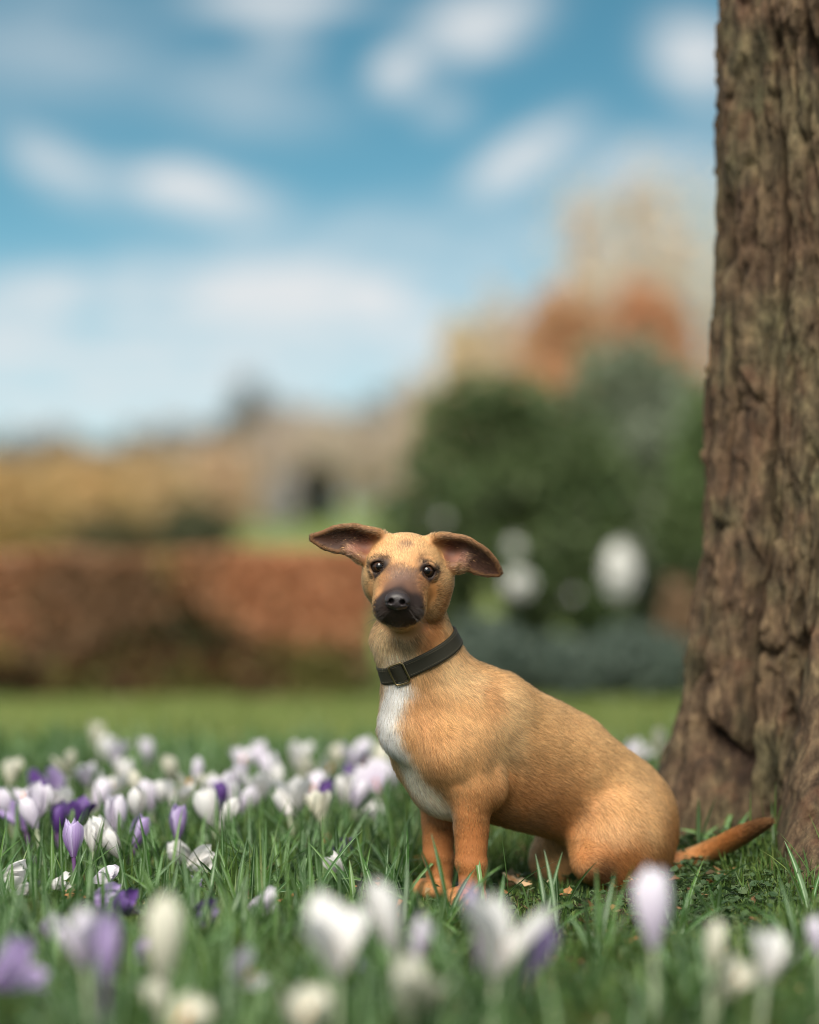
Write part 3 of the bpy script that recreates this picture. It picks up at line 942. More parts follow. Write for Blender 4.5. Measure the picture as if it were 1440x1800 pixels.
hell(717, 1003, 2, 45.5, 50, 39, 0.012, 0.007)
hell(712, 978, 20, 34, 28, 24, 0.012, 0.005)                 # forehead
hell(670, 1018, 10, 20, 30, 27, 0.012, 0.007)                # cheeks
hell(763, 1026, 10, 21, 30, 29, 0.012, 0.007)
hell(675, 1012, 28, 15, 16, 12, 0.010, 0.005)                # cheek bones
hell(744, 1019, 28, 16, 16, 12, 0.010, 0.005)
hell(668, 982, 32, 12, 12, 8, 0.010, 0.005)                  # brows
hell(749, 989, 32, 12, 12, 8, 0.010, 0.005)
hell(690, 1028, 42, 14, 24, 15, 0.012, 0.004)
hell(724, 1031, 42, 14, 24, 15, 0.012, 0.004)
hell(682, 1048, 48, 13, 24, 14, 0.012, 0.004)
hell(725, 1051, 48, 13, 24, 14, 0.012, 0.004)
hcone((709, 1018, 36), (699, 1056, 84), 24, 16, 0.014, 0.003)   # bridge of the nose
hell(682, 1070, 62, 15.5, 25, 15.5, 0.014, 0.004)            # lips
hell(720, 1073, 62, 16.0, 25, 15.5, 0.014, 0.004)
hell(700, 1080, 60, 16, 24, 12.5, 0.007, 0.003)
hcone((710, 1078, 10), (702, 1085, 58), 23, 13, 0.007, 0.005)   # lower jaw
hell(757, 1056, 4, 18, 28, 23, 0.008, 0.008)                # angle of the jaw
hell(683, 1056, 4, 16, 28, 22, 0.008, 0.008)


def S(px, py, start=2.40, stop=3.0):
    """where the view through a pixel meets the dog"""
    d = np.array([(px - 720.0) / FPX, 1.0, -(py - HORIZON) / FPX])
    t = np.linspace(start, stop, 1200)
    P = CAM_P + t[:, None] * d
    v = fld.sample(P)
    i = int(np.argmax(v < 0))
    if v[i] >= 0:
        return P[int(np.argmin(v))]
    w = v[i - 1] / (v[i - 1] - v[i])
    return P[i - 1] + w * (P[i] - P[i - 1])


# ---- eyes: sockets, lids
EYE_R = 0.0086
EYES = []
for px, py in ((666.5, 997), (750, 1004.5)):
    s = S(px, py)
    c = s - HF * 0.0060
    EYES.append(c)
for c in EYES:
    front = HF + 0.18 * HR * (1 if c is EYES[1] else -1)
    front /= np.linalg.norm(front)

    def lid(X, Y, Z, c=c, n=front):
        p = [X - c[0] - n[0] * 0.0042, Y - c[1] - n[1] * 0.0042, Z - c[2] - n[2] * 0.0042]
        h_ = p[0] * n[0] + p[1] * n[1] + p[2] * n[2]
        rr = np.sqrt(np.maximum(p[0] ** 2 + p[1] ** 2 + p[2] ** 2 - h_ ** 2, 0))
        return np.sqrt((rr - 0.0086) ** 2 + h_ ** 2) - 0.0027
    fld.blend(lid, c - 0.014, c + 0.014, 0.004)
    o_ = 1 if c is EYES[1] else -1
    fld.cone(c + HU * 0.0068 - HR * 0.0065 * o_ + HF * 0.0054, c + HU * 0.0054 + HR * 0.0082 * o_ + HF * 0.0034, 0.0031, 0.0030, 0.003)
    fld.cone(c - HU * 0.0088 - HR * 0.0050 * o_ + HF * 0.0040, c - HU * 0.0076 + HR * 0.0070 * o_ + HF * 0.0025, 0.0022, 0.0022, 0.003)
    fld.cone(c - HU * 0.0010 - HR * 0.0098 * o_ + HF * 0.0045, c + HU * 0.001 - HR * 0.0098 * o_ + HF * 0.0045, 0.0026, 0.0026, 0.003)
    fld.ell(c, HAX, (EYE_R + 0.0004,) * 3, 0.0010, sub=True)

# ---- nose bed and mouth line
NOSE = S(698.5, 1056) - HF * 0.002
# ---- ears: thin curved leaves, blended into the skull
EAR_PTS, EAR_NRM, EAR_S, EAR_T = [], [], [], []


def ear(cl, hw, curl, face, nv=46, nu=70):
    """cl: centre line [(px,py,mm)], hw: half widths px, curl: how far the rims bend to the viewer (m); returns sample points"""
    s = np.linspace(0, 1, nu)
    ks = np.linspace(0, 1, len(cl))
    C = np.stack([H(*c) for c in cl])
    C = np.stack([np.interp(s, ks, C[:, i]) for i in range(3)], 1)
    for _ in range(6):
        C[1:-1] = 0.25 * C[:-2] + 0.5 * C[1:-1] + 0.25 * C[2:]
    T = np.gradient(C, axis=0)
    T /= np.linalg.norm(T, axis=1)[:, None]
    W = np.interp(s, np.linspace(0, 1, len(hw)), hw) * PX
    K = np.interp(s, np.linspace(0, 1, len(curl)), curl)
    F = np.asarray(face, float)
    F = F / np.linalg.norm(F)
    N = F - T * (T @ F)[:, None]
    N /= np.linalg.norm(N, axis=1)[:, None]
    B = np.cross(N, T)
    B *= np.sign(B[:, 2])[:, None]
    t = np.linspace(-1, 1, nv)
    P = C[:, None] + B[:, None] * (W[:, None] * t)[..., None] + N[:, None] * (K[:, None] * (t ** 2))[..., None]
    dPs, dPt = np.gradient(P, axis=0), np.gradient(P, axis=1)
    n = np.cross(dPs, dPt)
    n /= np.maximum(np.linalg.norm(n, axis=-1, keepdims=True), 1e-9)
    n *= np.sign((n * N[:, None]).sum(-1, keepdims=True))
    EAR_PTS.append(P.reshape(-1, 3))
    EAR_NRM.append(n.reshape(-1, 3))
    EAR_S.append(np.repeat(s, nv))
    EAR_T.append(np.tile(t, nu))
    kd = KDTree(nu * nv)
    for i, p in enumerate(P.reshape(-1, 3)):
        kd.insert(p, i)
    kd.balance()
    lo, hi = P.reshape(-1, 3).min(0) - 0.012, P.reshape(-1, 3).max(0) + 0.012
    sl, (X, Y, Z) = fld.block(lo, hi)
    pts = np.stack([X.ravel(), Y.ravel(), Z.ravel()], 1)
    th = 0.0027 + 0.0022 * (1 - s) ** 2
    d = np.empty(len(pts), np.float32)
    for i, p in enumerate(pts):
        _c, j, dist = kd.find(p)
        d[i] = dist - th[j // nv]
    d = d.reshape(X.shape)
    o, k = fld.D[sl], 0.006
    hh = np.clip(0.5 + 0.5 * (o - d) / k, 0, 1)
    fld.D[sl] = o * (1 - hh) + d * hh - k * hh * (1 - hh)
    return T


ear([(668, 962, 8), (650, 953, 12), (622, 944, 14), (598, 946, 14), (572, 948, 13), (548, 945, 12)],
    [22, 27, 23, 23, 21, 13, 3], [0.012, 0.013, 0.009, 0.005, 0.003, 0.001], (0.10, -1.0, -0.25))
ear([(765, 968, 8), (786, 964, 14), (812, 966, 18), (836, 980, 18), (860, 996, 14), (878, 1008, 10)],
    [24, 29, 26, 24, 22, 15, 3], [0.012, 0.013, 0.009, 0.004, 0.002, 0.001], (-0.10, -1.0, -0.25))
# hollow of each ear
fld.ell(H(636, 960, 27), HAX, (0.011, 0.012, 0.0085), 0.004, sub=True)
fld.ell(H(793, 971, 29), HAX, (0.011, 0.012, 0.0085), 0.004, sub=True)
# folds at the lower edge of the hollows
hcone((633, 982, 18), (612, 965, 18), 5.2, 3.0, 0.009, 0.004)
hcone((806, 1000, 20), (819, 980, 20), 5.2, 3.0, 0.009, 0.004)
EAR_PTS, EAR_NRM = np.concatenate(EAR_PTS), np.concatenate(EAR_NRM)
EAR_S, EAR_T = np.concatenate(EAR_S), np.concatenate(EAR_T)

DV, DQ = fld.mesh()
DV = DV - fld.grad(DV) * fld.sample(DV)[:, None] * 0.6
DN = fld.grad(DV)

# ---- coat colours, some light and shade painted in, as patches on the body
TAN, RED, PALE, WHITE = (0.60, 0.350, 0.152), (0.40, 0.165, 0.052), (0.72, 0.50, 0.27), (0.86, 0.82, 0.76)
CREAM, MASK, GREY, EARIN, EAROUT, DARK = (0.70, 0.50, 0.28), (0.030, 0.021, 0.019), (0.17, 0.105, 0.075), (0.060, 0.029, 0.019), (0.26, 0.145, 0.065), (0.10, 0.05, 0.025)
PATCH = []


def patch(p, r, col, a=1.0, axes=None):
    PATCH.append((np.asarray(p), r, np.array(col), a, axes))


patch(Q(828, 1480, 0.04), 0.064, RED, 0.95)
patch(Q(770, 1480, -0.04), 0.060, RED, 0.85)
patch(Q(900, 1430, 0.05), 0.055, RED, 0.65)
patch(Q(960, 1420, 0.05), 0.045, RED, 0.45)
patch(Q(980, 1460, 0.04), 0.050, RED, 0.65)
patch(Q(1160, 1540, 0.04), 0.060, RED, 0.80)
patch(Q(1075, 1560, 0.070), 0.055, RED, 1.0)  # reddish low haunch, with its shadow painted in
patch(Q(1090, 1520, 0.078), 0.036, RED, 0.75)
patch(Q(1170, 1490, 0.05), 0.040, RED, 0.5)
patch(Q(1150, 1555, 0.075), 0.045, RED, 0.8)
patch(Q(1062, 1535, 0.075), 0.016, DARK, 0.45)  # shade in the thigh fold, painted as dark fur
patch(Q(1290, 1475, 0.075), 0.065, RED, 0.95)
patch(Q(1340, 1452, 0.12), 0.040, DARK, 0.8)
patch(Q(1062, 1542, 0.080), 0.020, DARK, 0.6)  # the thigh fold's shade again, painted wider and darker
for a in ((905, 1232), (892, 1270), (885, 1310)):
    patch(Q(*a, 0.055), 0.024, PALE, 0.45)  # lighter shoulder fur, the highlight there painted in
for a in ((795, 1180), (832, 1190)):
    patch(Q(*a, 0.05), 0.021, PALE, 0.65)
for a in ((960, 1255), (1040, 1300), (1100, 1350)):
    patch(Q(*a, 0.03), 0.035, PALE, 0.20)
for a in ((1040, 1462), (1085, 1455), (1130, 1462)):
    patch(Q(*a, 0.075), 0.018, PALE, 0.30)  # highlight along the thigh ridge, painted into the coat
for a in ((855, 1215), (860, 1245)):
    patch(Q(*a, 0.05), 0.012, RED, 0.40)
for a in ((745, 1225), (735, 1260), (740, 1300), (765, 1350)):
    patch(Q(*a, 0.045), 0.022, RED, 0.35)
for a in ((697, 1205), (690, 1228), (683, 1252), (675, 1275), (682, 1298), (692, 1318)):
    patch(S(*a), 0.0145, WHITE, 1.3)
for a in ((712, 1345), (728, 1372), (746, 1398), (770, 1425), (790, 1440)):
    patch(S(*a), 0.018, (0.80, 0.70, 0.54), 1.0)
for a in ((675, 1125), (690, 1145), (672, 1150), (715, 1135)):
    patch(S(*a), 0.018, CREAM, 0.75)
patch(S(690, 1155), 0.012, WHITE, 0.35)
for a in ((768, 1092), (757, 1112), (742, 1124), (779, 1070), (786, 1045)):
    patch(S(*a), 0.0125, (0.42, 0.165, 0.05), 0.80)  # reddish jaw line, with the shade below the jaw painted in
patch(S(703, 1114), 0.014, (0.40, 0.25, 0.12), 0.7)  # shadow of the chin, painted onto the throat as brown fur
patch(S(728, 1116), 0.012, (0.40, 0.23, 0.10), 0.7)  # painted chin shadow carried on to the right
# face
patch(S(712, 950), 0.030, PALE, 0.35)
patch(S(650, 1000), 0.020, PALE, 0.35)
patch(S(780, 1010), 0.020, PALE, 0.25)
patch(S(660, 1035), 0.014, TAN, 0.6)
patch(S(755, 1040), 0.016, (0.50, 0.23, 0.07), 0.8)
patch(S(710, 957), 0.0075, GREY, 0.75)
patch(S(707, 1008), 0.016, GREY, 0.75)
patch(S(706, 1020), 0.019, (0.19, 0.13, 0.105), 1.0)
patch(S(686, 1036), 0.010, (0.13, 0.075, 0.055), 0.9)
patch(S(727, 1039), 0.010, (0.13, 0.075, 0.055), 0.9)
patch(S(703, 1036), 0.018, (0.11, 0.07, 0.055), 1.1)
patch(S(676, 1048), 0.013, (0.09, 0.05, 0.035), 1.1)
patch(S(733, 1050), 0.014, (0.09, 0.05, 0.035), 1.2)
patch(S(672, 1020), 0.010, (0.30, 0.15, 0.07), 0.7)
patch(S(742, 1026), 0.010, (0.26, 0.12, 0.06), 0.8)
patch(S(685, 1028), 0.010, GREY, 0.7)
patch(S(726, 1032), 0.010, GREY, 0.8)
for a, r, w in (((700, 1050), 0.014, 1.5), ((678, 1062), 0.013, 1.5), ((724, 1064), 0.014, 1.5), ((684, 1082), 0.018, 2), ((716, 1084), 0.018, 2),
                ((700, 1090), 0.016, 2), ((667, 1075), 0.011, 1.3), ((738, 1076), 0.011, 1.5), ((737, 1058), 0.010, 1.3), ((666, 1060), 0.009, 1.2)):
    patch(S(*a), r, MASK, w)
patch(S(686, 1000), 0.0075, GREY, 0.9)
patch(S(731, 1006), 0.0075, GREY, 0.9)
patch(S(679, 979), 0.0055, DARK, 0.9)
patch(S(740, 985), 0.0055, DARK, 0.9)
patch(S(769, 1010), 0.006, DARK, 0.8)
patch(S(648, 999), 0.005, DARK, 0.7)
for c in EYES:
    o_ = 1 if c is EYES[1] else -1
    patch(c + HF * 0.004 - HR * 0.009 * o_ - HU * 0.002, 0.006, DARK, 1.0)
    patch(c + HF * 0.002 + HR * 0.011 * o_, 0.0055, DARK, 0.8)
    patch(c + HF * 0.004, 0.0108, (0.022, 0.014, 0.011), 2.2)
_ear_kd = KDTree(len(EAR_PTS))
for i, p in enumerate(EAR_PTS):
    _ear_kd.insert(p, i)
_ear_kd.balance()


def coat(P, N):
    """fur colour at points of the skin"""
    c = np.tile(np.array(TAN), (len(P), 1))
    wsum = np.ones(len(P))
    c = c * wsum[:, None]
    warp = P + 0.006 * np.stack([noise3(P[:, 0] * 60, P[:, 1] * 60, P[:, 2] * 60 + s) for s in (0.5, 20.5, 40.5)], 1)
    out = np.tile(np.array(TAN), (len(P), 1))
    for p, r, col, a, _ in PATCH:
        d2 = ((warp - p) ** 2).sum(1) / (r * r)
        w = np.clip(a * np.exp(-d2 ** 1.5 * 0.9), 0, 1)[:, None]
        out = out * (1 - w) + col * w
    # ears
    near = np.where((np.abs(P[:, 2] - EAR_PTS[:, 2].mean()) < 0.06) & (P[:, 1] < 2.72))[0]
    for i in near:
        q, j, d = _ear_kd.find(P[i])
        if d < 0.0085:
            s = EAR_S[j]
            wgt = sstep(0.05, 0.24, s) * (1 - sstep(0.006, 0.0085, d))
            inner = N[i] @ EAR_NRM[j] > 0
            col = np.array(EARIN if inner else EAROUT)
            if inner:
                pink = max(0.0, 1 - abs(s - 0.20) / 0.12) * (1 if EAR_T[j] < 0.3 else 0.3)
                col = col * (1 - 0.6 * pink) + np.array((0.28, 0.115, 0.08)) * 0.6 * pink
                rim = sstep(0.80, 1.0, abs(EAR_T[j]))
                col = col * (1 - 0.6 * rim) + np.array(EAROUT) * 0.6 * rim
            out[i] = out[i] * (1 - wgt) + col * wgt
    for p, r in ((H(620, 966, 24), 0.0075), (H(630, 962, 20), 0.006), (H(813, 982, 26), 0.0075), (H(800, 978, 22), 0.006)):
        w = np.clip(0.75 * np.exp(-((P - p) ** 2).sum(1) / (r * r)), 0, 1)[:, None]
        out = out * (1 - w) + np.array((0.36, 0.19, 0.14)) * w
    return out


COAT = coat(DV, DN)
m = Mat('dog_skin')
dog_skin = m.done(m.bsdf(m.mix(1.0, m.attr('coat').outputs['Color'], (0.78, 0.66, 0.6), 'MULTIPLY'), 0.6, 0.3))
root_loc = DOG_O.copy()
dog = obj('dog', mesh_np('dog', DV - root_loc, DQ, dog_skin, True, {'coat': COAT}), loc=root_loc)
tag(dog, 'tan short-haired puppy with a dark muzzle, sitting on the grass and looking at us', 'dog')

# ---- fur: one strand per hair, lying along the coat
tri = np.concatenate([DQ[:, [0, 1, 2]], DQ[:, [0, 2, 3]]])
A, B_, C_ = DV[tri[:, 0]], DV[tri[:, 1]], DV[tri[:, 2]]
area = 0.5 * np.linalg.norm(np.cross(B_ - A, C_ - A), axis=1)
mid = (A + B_ + C_) / 3
hd = np.linalg.norm(mid - H(712, 1010, 10), axis=1)
wgt = area * (1 + 0.5 * sstep(0.13, 0.09, hd)) * np.where(mid[:, 2] < 0.004, 0.0, 1.0)
wgt *= np.where(((mid - DOG_O) @ DOG_L) < -0.035, 0.45, 1.0)
N_HAIR = 420000
pick = RNG.choice(len(tri), N_HAIR, p=wgt / wgt.sum())
u, v = RNG.random(N_HAIR), RNG.random(N_HAIR)
fl = u + v > 1
u[fl], v[fl] = 1 - u[fl], 1 - v[fl]
R = A[pick] + u[:, None] * (B_[pick] - A[pick]) + v[:, None] * (C_[pick] - A[pick])
keep = np.ones(N_HAIR, bool)
for c in EYES:
    keep &= np.linalg.norm(R - c - HF * 0.003, axis=1) > 0.0098
keep &= np.linalg.norm((R - NOSE) / np.array([0.0128, 0.02, 0.0105]), axis=1) > 1.0
R = R[keep]
N_HAIR = len(R)
NR = fld.grad(R)
away = R - (NOSE + HF * 0.01)
away /= np.linalg.norm(away, axis=1)[:, None]
flow, wl_, ln, lf = np.zeros((N_HAIR, 3)), np.full(N_HAIR, 1e-9), np.zeros(N_HAIR), np.zeros(N_HAIR)
for f, v, L_, lift in FUR:
    w = np.exp(-np.clip(f(R[:, 0], R[:, 1], R[:, 2]), 0, 0.08) / 0.0055)
    flow += w[:, None] * (away if v is None else v)
    wl_ += w
    ln += w * L_
    lf += w * lift
ln /= wl_
lf /= wl_
# on the ears the hair runs to the tip and is short
for i in np.where((np.abs(R[:, 2] - EAR_PTS[:, 2].mean()) < 0.06) & (R[:, 1] < 2.72))[0]:
    q, j, d = _ear_kd.find(R[i])
    if d < 0.006 and EAR_S[j] > 0.15:
        flow[i] = EAR_PTS[min(j + 46 * 4, len(EAR_PTS) - 1)] - EAR_PTS[j] if EAR_S[j] < 0.9 else away[i]
        ln[i], lf[i] = 0.0038, 0.2
for p_ in (H(618, 968, 22), H(813, 985, 24)):
    ln = np.where(np.linalg.norm(R - p_, axis=1) < 0.013, 0.0024, ln)
# swirls
sw = np.stack([noise3(R[:, 0] * 16, R[:, 1] * 16, R[:, 2] * 16 + s) for s in (0.2, 9.7, 31.3)], 1)
flow = flow / np.linalg.norm(flow, axis=1)[:, None] + 0.30 * sw + 0.16 * RNG.normal(size=(N_HAIR, 3))
flow -= NR * (flow * NR).sum(1)[:, None]
flow /= np.maximum(np.linalg.norm(flow, axis=1), 1e-6)[:, None]
hdr = sstep(0.115, 0.085, np.linalg.norm(R - H(712, 1010, 10), axis=1))
ln = np.maximum(ln, 0.0058 * hdr * (0.45 + 0.55 * sstep(0.018, 0.036, np.linalg.norm(R - NOSE, axis=1))))
ln *= RNG.uniform(0.55, 1.05, N_HAIR)
tuft = 0.7 + 0.6 * noise3(R[:, 0] * 45, R[:, 1] * 45, R[:, 2] * 45)
lf = lf * tuft + RNG.normal(0, 0.06, N_HAIR)
kk = np.array([0.0, 0.33, 0.67, 1.0])
pts = R[:, None] - NR[:, None] * 0.0006 + flow[:, None] * (ln[:, None] * kk)[..., None] + NR[:, None] * (ln * lf)[:, None, None] * (kk * (1.6 - 0.75 * kk))[None, :, None]
muz = sstep(0.060, 0.040, np.linalg.norm(R - NOSE, axis=1))[:, None]
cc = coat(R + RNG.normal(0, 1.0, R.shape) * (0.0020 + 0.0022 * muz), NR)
val = RNG.normal(1.0, 0.24, N_HAIR)
tick = (RNG.random(N_HAIR) < 0.16 + 0.06 * hdr)
val[tick] *= 0.58
pale = RNG.random(N_HAIR) < 0.10
val[pale] *= 1.35
lay = np.cross(NR, flow)
val *= 1 + 0.34 * noise3((R * lay).sum(1) * 330, (R * flow).sum(1) * 70, (R * NR).sum(1) * 40 + 3.3) + 0.16 * noise3(R[:, 0] * 60, R[:, 1] * 60, R[:, 2] * 60)
cc = np.clip(cc * np.clip(val, 0.4, 1.5)[:, None], 0.01, 0.86)
# hair that would lie in the collar's way is laid down by the strap later on


def curves(name, pts, radius, mat, parent, attrs=None, origin=None):
    n, k = pts.shape[:2]
    cu = bpy.data.hair_curves.new(name)
    cu.add_curves([k] * n)
    P = (pts - (origin if origin is not None else 0)).astype(np.float32)
    cu.position_data.foreach_set('vector', P.ravel())
    ra = cu.attributes.get('radius') or cu.attributes.new('radius', 'FLOAT', 'POINT')
    ra.data.foreach_set('value', radius.astype(np.float32).ravel())
    for an, arr in (attrs or {}).items():
        if an == 'lie':
            a = cu.attributes.new(an, 'FLOAT_VECTOR', 'CURVE')
            a.data.foreach_set('vector', arr.astype(np.float32).ravel())
            continue
        a = cu.attributes.new(an, 'FLOAT_COLOR', 'CURVE')
        a.data.foreach_set('color', np.concatenate([arr, np.ones((len(arr), 1))], 1).astype(np.float32).ravel())
    cu.materials.append(mat)
    o = obj(name, cu, parent)
    return o


m = Mat('dog_fur')
hb = m.node('ShaderNodeBsdfHairPrincipled')
hb.parametrization = 'COLOR'
m.put(hb, 'Color', m.attr('coat').outputs['Color'])
m.put(hb, 'Roughness', 0.42)
m.put(hb, 'Radial Roughness', 0.6)
m.put(hb, 'Random Roughness', 0.2)
df = m.node('ShaderNodeBsdfDiffuse')
m.put(df, 'Color', m.attr('coat').outputs['Color'])
m.l.new(m.attr('lie').outputs['Vector'], df.inputs['Normal'])
mx = m.node('ShaderNodeMixShader')
mx.inputs[0].default_value = 0.66
m.l.new(hb.outputs[0], mx.inputs[1])
m.l.new(df.outputs[0], mx.inputs[2])
dog_fur_mat = m.done(mx)
rad = (0.00016 * RNG.uniform(0.7, 1.3, N_HAIR) * (1 + 0.35 * hdr))[:, None] * np.array([1.0, 0.9, 0.65, 0.12])
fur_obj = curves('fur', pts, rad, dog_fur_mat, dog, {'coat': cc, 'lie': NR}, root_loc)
fur_obj['kind'] = 'stuff'

# ---- whiskers
wp = []
for i in range(34):
    sgn = -1 if i % 2 else 1
    c = S(702 + sgn * random.uniform(14, 36), random.uniform(1062, 1088))
    n = fld.grad(c[None])[0]
    dv = sgn * HR * random.uniform(0.5, 1) + HF * random.uniform(0.0, 0.5) - HU * random.uniform(-0.1, 0.6) + n * 0.3
    dv /= np.linalg.norm(dv)
    L_ = random.uniform(0.012, 0.030)
    k5 = np.linspace(0, 1, 5)[:, None]
    wp.append(c + dv * L_ * k5 - UP * L_ * 0.25 * k5 ** 2)
m = Mat('whisker')
whisk = curves('whiskers', np.array(wp), np.full((len(wp), 5), 0.00011) * np.array([1, 0.9, 0.7, 0.5, 0.2]), m.done(m.bsdf((0.03, 0.02, 0.015), 0.5)), dog, None, root_loc)
whisk['kind'] = 'stuff'

# ---- eyes
m = Mat('dog_eye')
tc = m.node('ShaderNodeTexCoord')
sp = m.node('ShaderNodeSeparateXYZ')
m.l.new(tc.outputs['Object'], sp.inputs[0])
dist = m.math('SQRT', m.math('ADD', m.math('MULTIPLY', sp.outputs[0], sp.outputs[0]), m.math('MULTIPLY', sp.outputs[1], sp.outputs[1])))
col = m.ramp(m.math('MULTIPLY', dist, 110.0), [(0.0, (0.004, 0.003, 0.003)), (0.40, (0.004, 0.003, 0.003)), (0.46, (0.045, 0.018, 0.008)), (0.66, (0.022, 0.010, 0.005)), (0.74, (0.010, 0.006, 0.005)), (1.0, (0.05, 0.035, 0.03))])
b = m.bsdf(col, 0.5, 0.0)
m.put(b, 'Coat Weight', 1.0)
m.put(b, 'Coat Roughness', 0.02)
eye_mat = m.done(b)
bm = bmesh.new()
bmesh.ops.create_uvsphere(bm, u_segments=32, v_segments=20, radius=EYE_R)
for v in bm.verts:
    r = math.hypot(v.co.x, v.co.y)
    if v.co.z > 0 and r < 0.006:
        v.co.z += 0.0009 * (1 - (r / 0.006) ** 2)      # the cornea stands proud
for f in bm.faces:
    f.smooth = True
eye_me = bpy.data.meshes.new('eye')
bm.to_mesh(eye_me)
eye_me.materials.append(eye_mat)
for c in EYES:
    e = obj('eye', eye_me, dog, Vector(c - root_loc))
    look = (CAM_P - c) / np.linalg.norm(CAM_P - c)
    e.rotation_euler = Vector(look).to_track_quat('Z', 'Y').to_euler()

# ---- nose leather
nf = Field(NOSE - 0.022, NOSE + 0.022, 0.0006)
nf.D[:] = 0.02


def nl(x, y, z):
    return NOSE + HR * x / 1000 + HF * y / 1000 + HU * z / 1000


nf.ell(nl(0, -2, 2.5), HAX, (0.0122, 0.0105, 0.0078), 0.002)
nf.ell(nl(-6.5, 0, -1.5), HAX, (0.0065, 0.0085, 0.0068), 0.004)
nf.ell(nl(6.5, 0, -1.5), HAX, (0.0065, 0.0085, 0.0068), 0.004)
nf.ell(nl(0, 0, -3.5), HAX, (0.0060, 0.0085, 0.0065), 0.004)
for s_ in (-1, 1):
    nf.cone(nl(s_ * 5.6, 12, -0.6), nl(s_ * 6.4, 1, -0.2), 0.0032, 0.0026, 0.0016, sub=True)
    nf.cone(nl(s_ * 7.5, 8, -1.8), nl(s_ * 12.5, 2, -3.2), 0.0011, 0.0010, 0.0012, sub=True)
nf.cone(nl(0, 10, -2), nl(0, 8, -11), 0.0007, 0.0008, 0.0012, sub=True)
NV, NQ = nf.mesh()
m = Mat('nose_leather')
nn = m.node('ShaderNodeTexVoronoi')
nn.inputs['Scale'].default_value = 900
bp = m.node('ShaderNodeBump')
bp.inputs['Strength'].default_value = 0.5
bp.inputs['Distance'].default_value = 0.0004
tc = m.node('ShaderNodeTexCoord')
m.l.new(tc.outputs['Object'], nn.inputs['Vector'])
m.l.new(nn.outputs['Distance'], bp.inputs['Height'])
b = m.bsdf((0.022, 0.016, 0.017), 0.42, 0.5)
m.l.new(bp.outputs[0], b.inputs['Normal'])
obj('nose', mesh_np('nose', NV - root_loc, NQ, m.done(b)), dog)

# ---- collar: a leather strap that follows the neck
thr, nape = Q(683, 1183), Q(822, 1096)
cv = nape - thr
cn = np.cross(cv, DOG_L)
cn /= np.linalg.norm(cn)
cn = cn if cn[2] > 0 else -cn
e1 = cv / np.linalg.norm(cv)
e2 = np.cross(cn, e1)
cc0 = (thr + nape) / 2
NA = 120
ang = np.linspace(0, 2 * math.pi, NA, endpoint=False)
dirs = np.cos(ang)[:, None] * e1 + np.sin(ang)[:, None] * e2


def ring(off):
    base = cc0 + cn * off
    rs = np.linspace(0.01, 0.10, 220)
    P = base + dirs[:, None] * rs[None, :, None]
    v = fld.sample(P)
    r = rs[np.argmax(v > 0.0018, axis=1)]
    for _ in range(10):
        r = np.maximum(r, 0.5 * r + 0.25 * np.roll(r, 1) + 0.25 * np.roll(r, -1))
    for _ in range(6):
        r = 0.5 * r + 0.25 * np.roll(r, 1) + 0.25 * np.roll(r, -1)
    return base, r


HW = 0.0092
rows = []
rr = [ring(o) for o in (-HW, 0.0, HW)]
rmid = (rr[0][1] + rr[1][1] + rr[2][1]) / 3
for o, t_ in ((-HW, 0.0), (-HW, 0.0022), (-HW + 0.0012, 0.0030), (-HW + 0.003, 0.0027), (0.0, 0.0031), (HW - 0.003, 0.0027), (HW - 0.0012, 0.0030), (HW, 0.0022), (HW, 0.0)):
    r_ = np.interp(o, [-HW, 0, HW], [0, 1, 2])
    lo_, hi_ = int(math.floor(r_)), int(math.ceil(r_))
    r = rr[lo_][1] * (1 - (r_ - lo_)) + rr[hi_][1] * (r_ - lo_)
    r = 0.6 * r + 0.4 * rmid
    rows.append(cc0 + cn * o + dirs * (r + t_)[:, None])
CVt = np.concatenate(rows)
nr = len(rows)
q = []
for j in range(nr):
    for i in range(NA):
        i2, j2 = (i + 1) % NA, (j + 1) % nr
        q.append((j * NA + i, j * NA + i2, j2 * NA + i2, j2 * NA + i))
m = Mat('collar_leather')
ns = m.noise(260, 4)
lc = m.mix(ns, (0.014, 0.013, 0.008), (0.030, 0.028, 0.018))
b = m.bsdf(lc, 0.62, 0.25)
bp = m.node('ShaderNodeBump')
bp.inputs['Strength'].default_value = 0.3
bp.inputs['Distance'].default_value = 0.0006
m.l.new(ns, bp.inputs['Height'])
m.l.new(bp.outputs[0], b.inputs['Normal'])
leather = m.done(b)
collar = obj('collar', mesh_np('collar', CVt - root_loc, np.array(q), leather), dog)
collar['label'] = 'dark olive leather collar with a brass buckle'
# stitches along both edges
m = Mat('stitch_thread')
thread = m.done(m.bsdf((0.10, 0.085, 0.06), 0.8, 0.2))
sv, sf = [], []
for row in (3, 5):
    Pm = rows[row]
    for i in range(0, NA):
        a_, b2 = Pm[i], Pm[(i + 1) % NA]
        out_ = dirs[i]
        p0, p1 = a_ + 0.15 * (b2 - a_) + out_ * 0.0002, a_ + 0.75 * (b2 - a_) + out_ * 0.0002
        o_ = len(sv)
        for p_ in (p0, p1):
            sv += [p_ - cn * 0.0003, p_ + out_ * 0.0004, p_ + cn * 0.0003]
        sf += [(o_, o_ + 3, o_ + 4, o_ + 1), (o_ + 1, o_ + 4, o_ + 5, o_ + 2)]
stt = obj('stitching', mesh_np('stitching', np.array(sv) - root_loc, np.array(sf), thread), collar)
stt['kind'] = 'stuff'


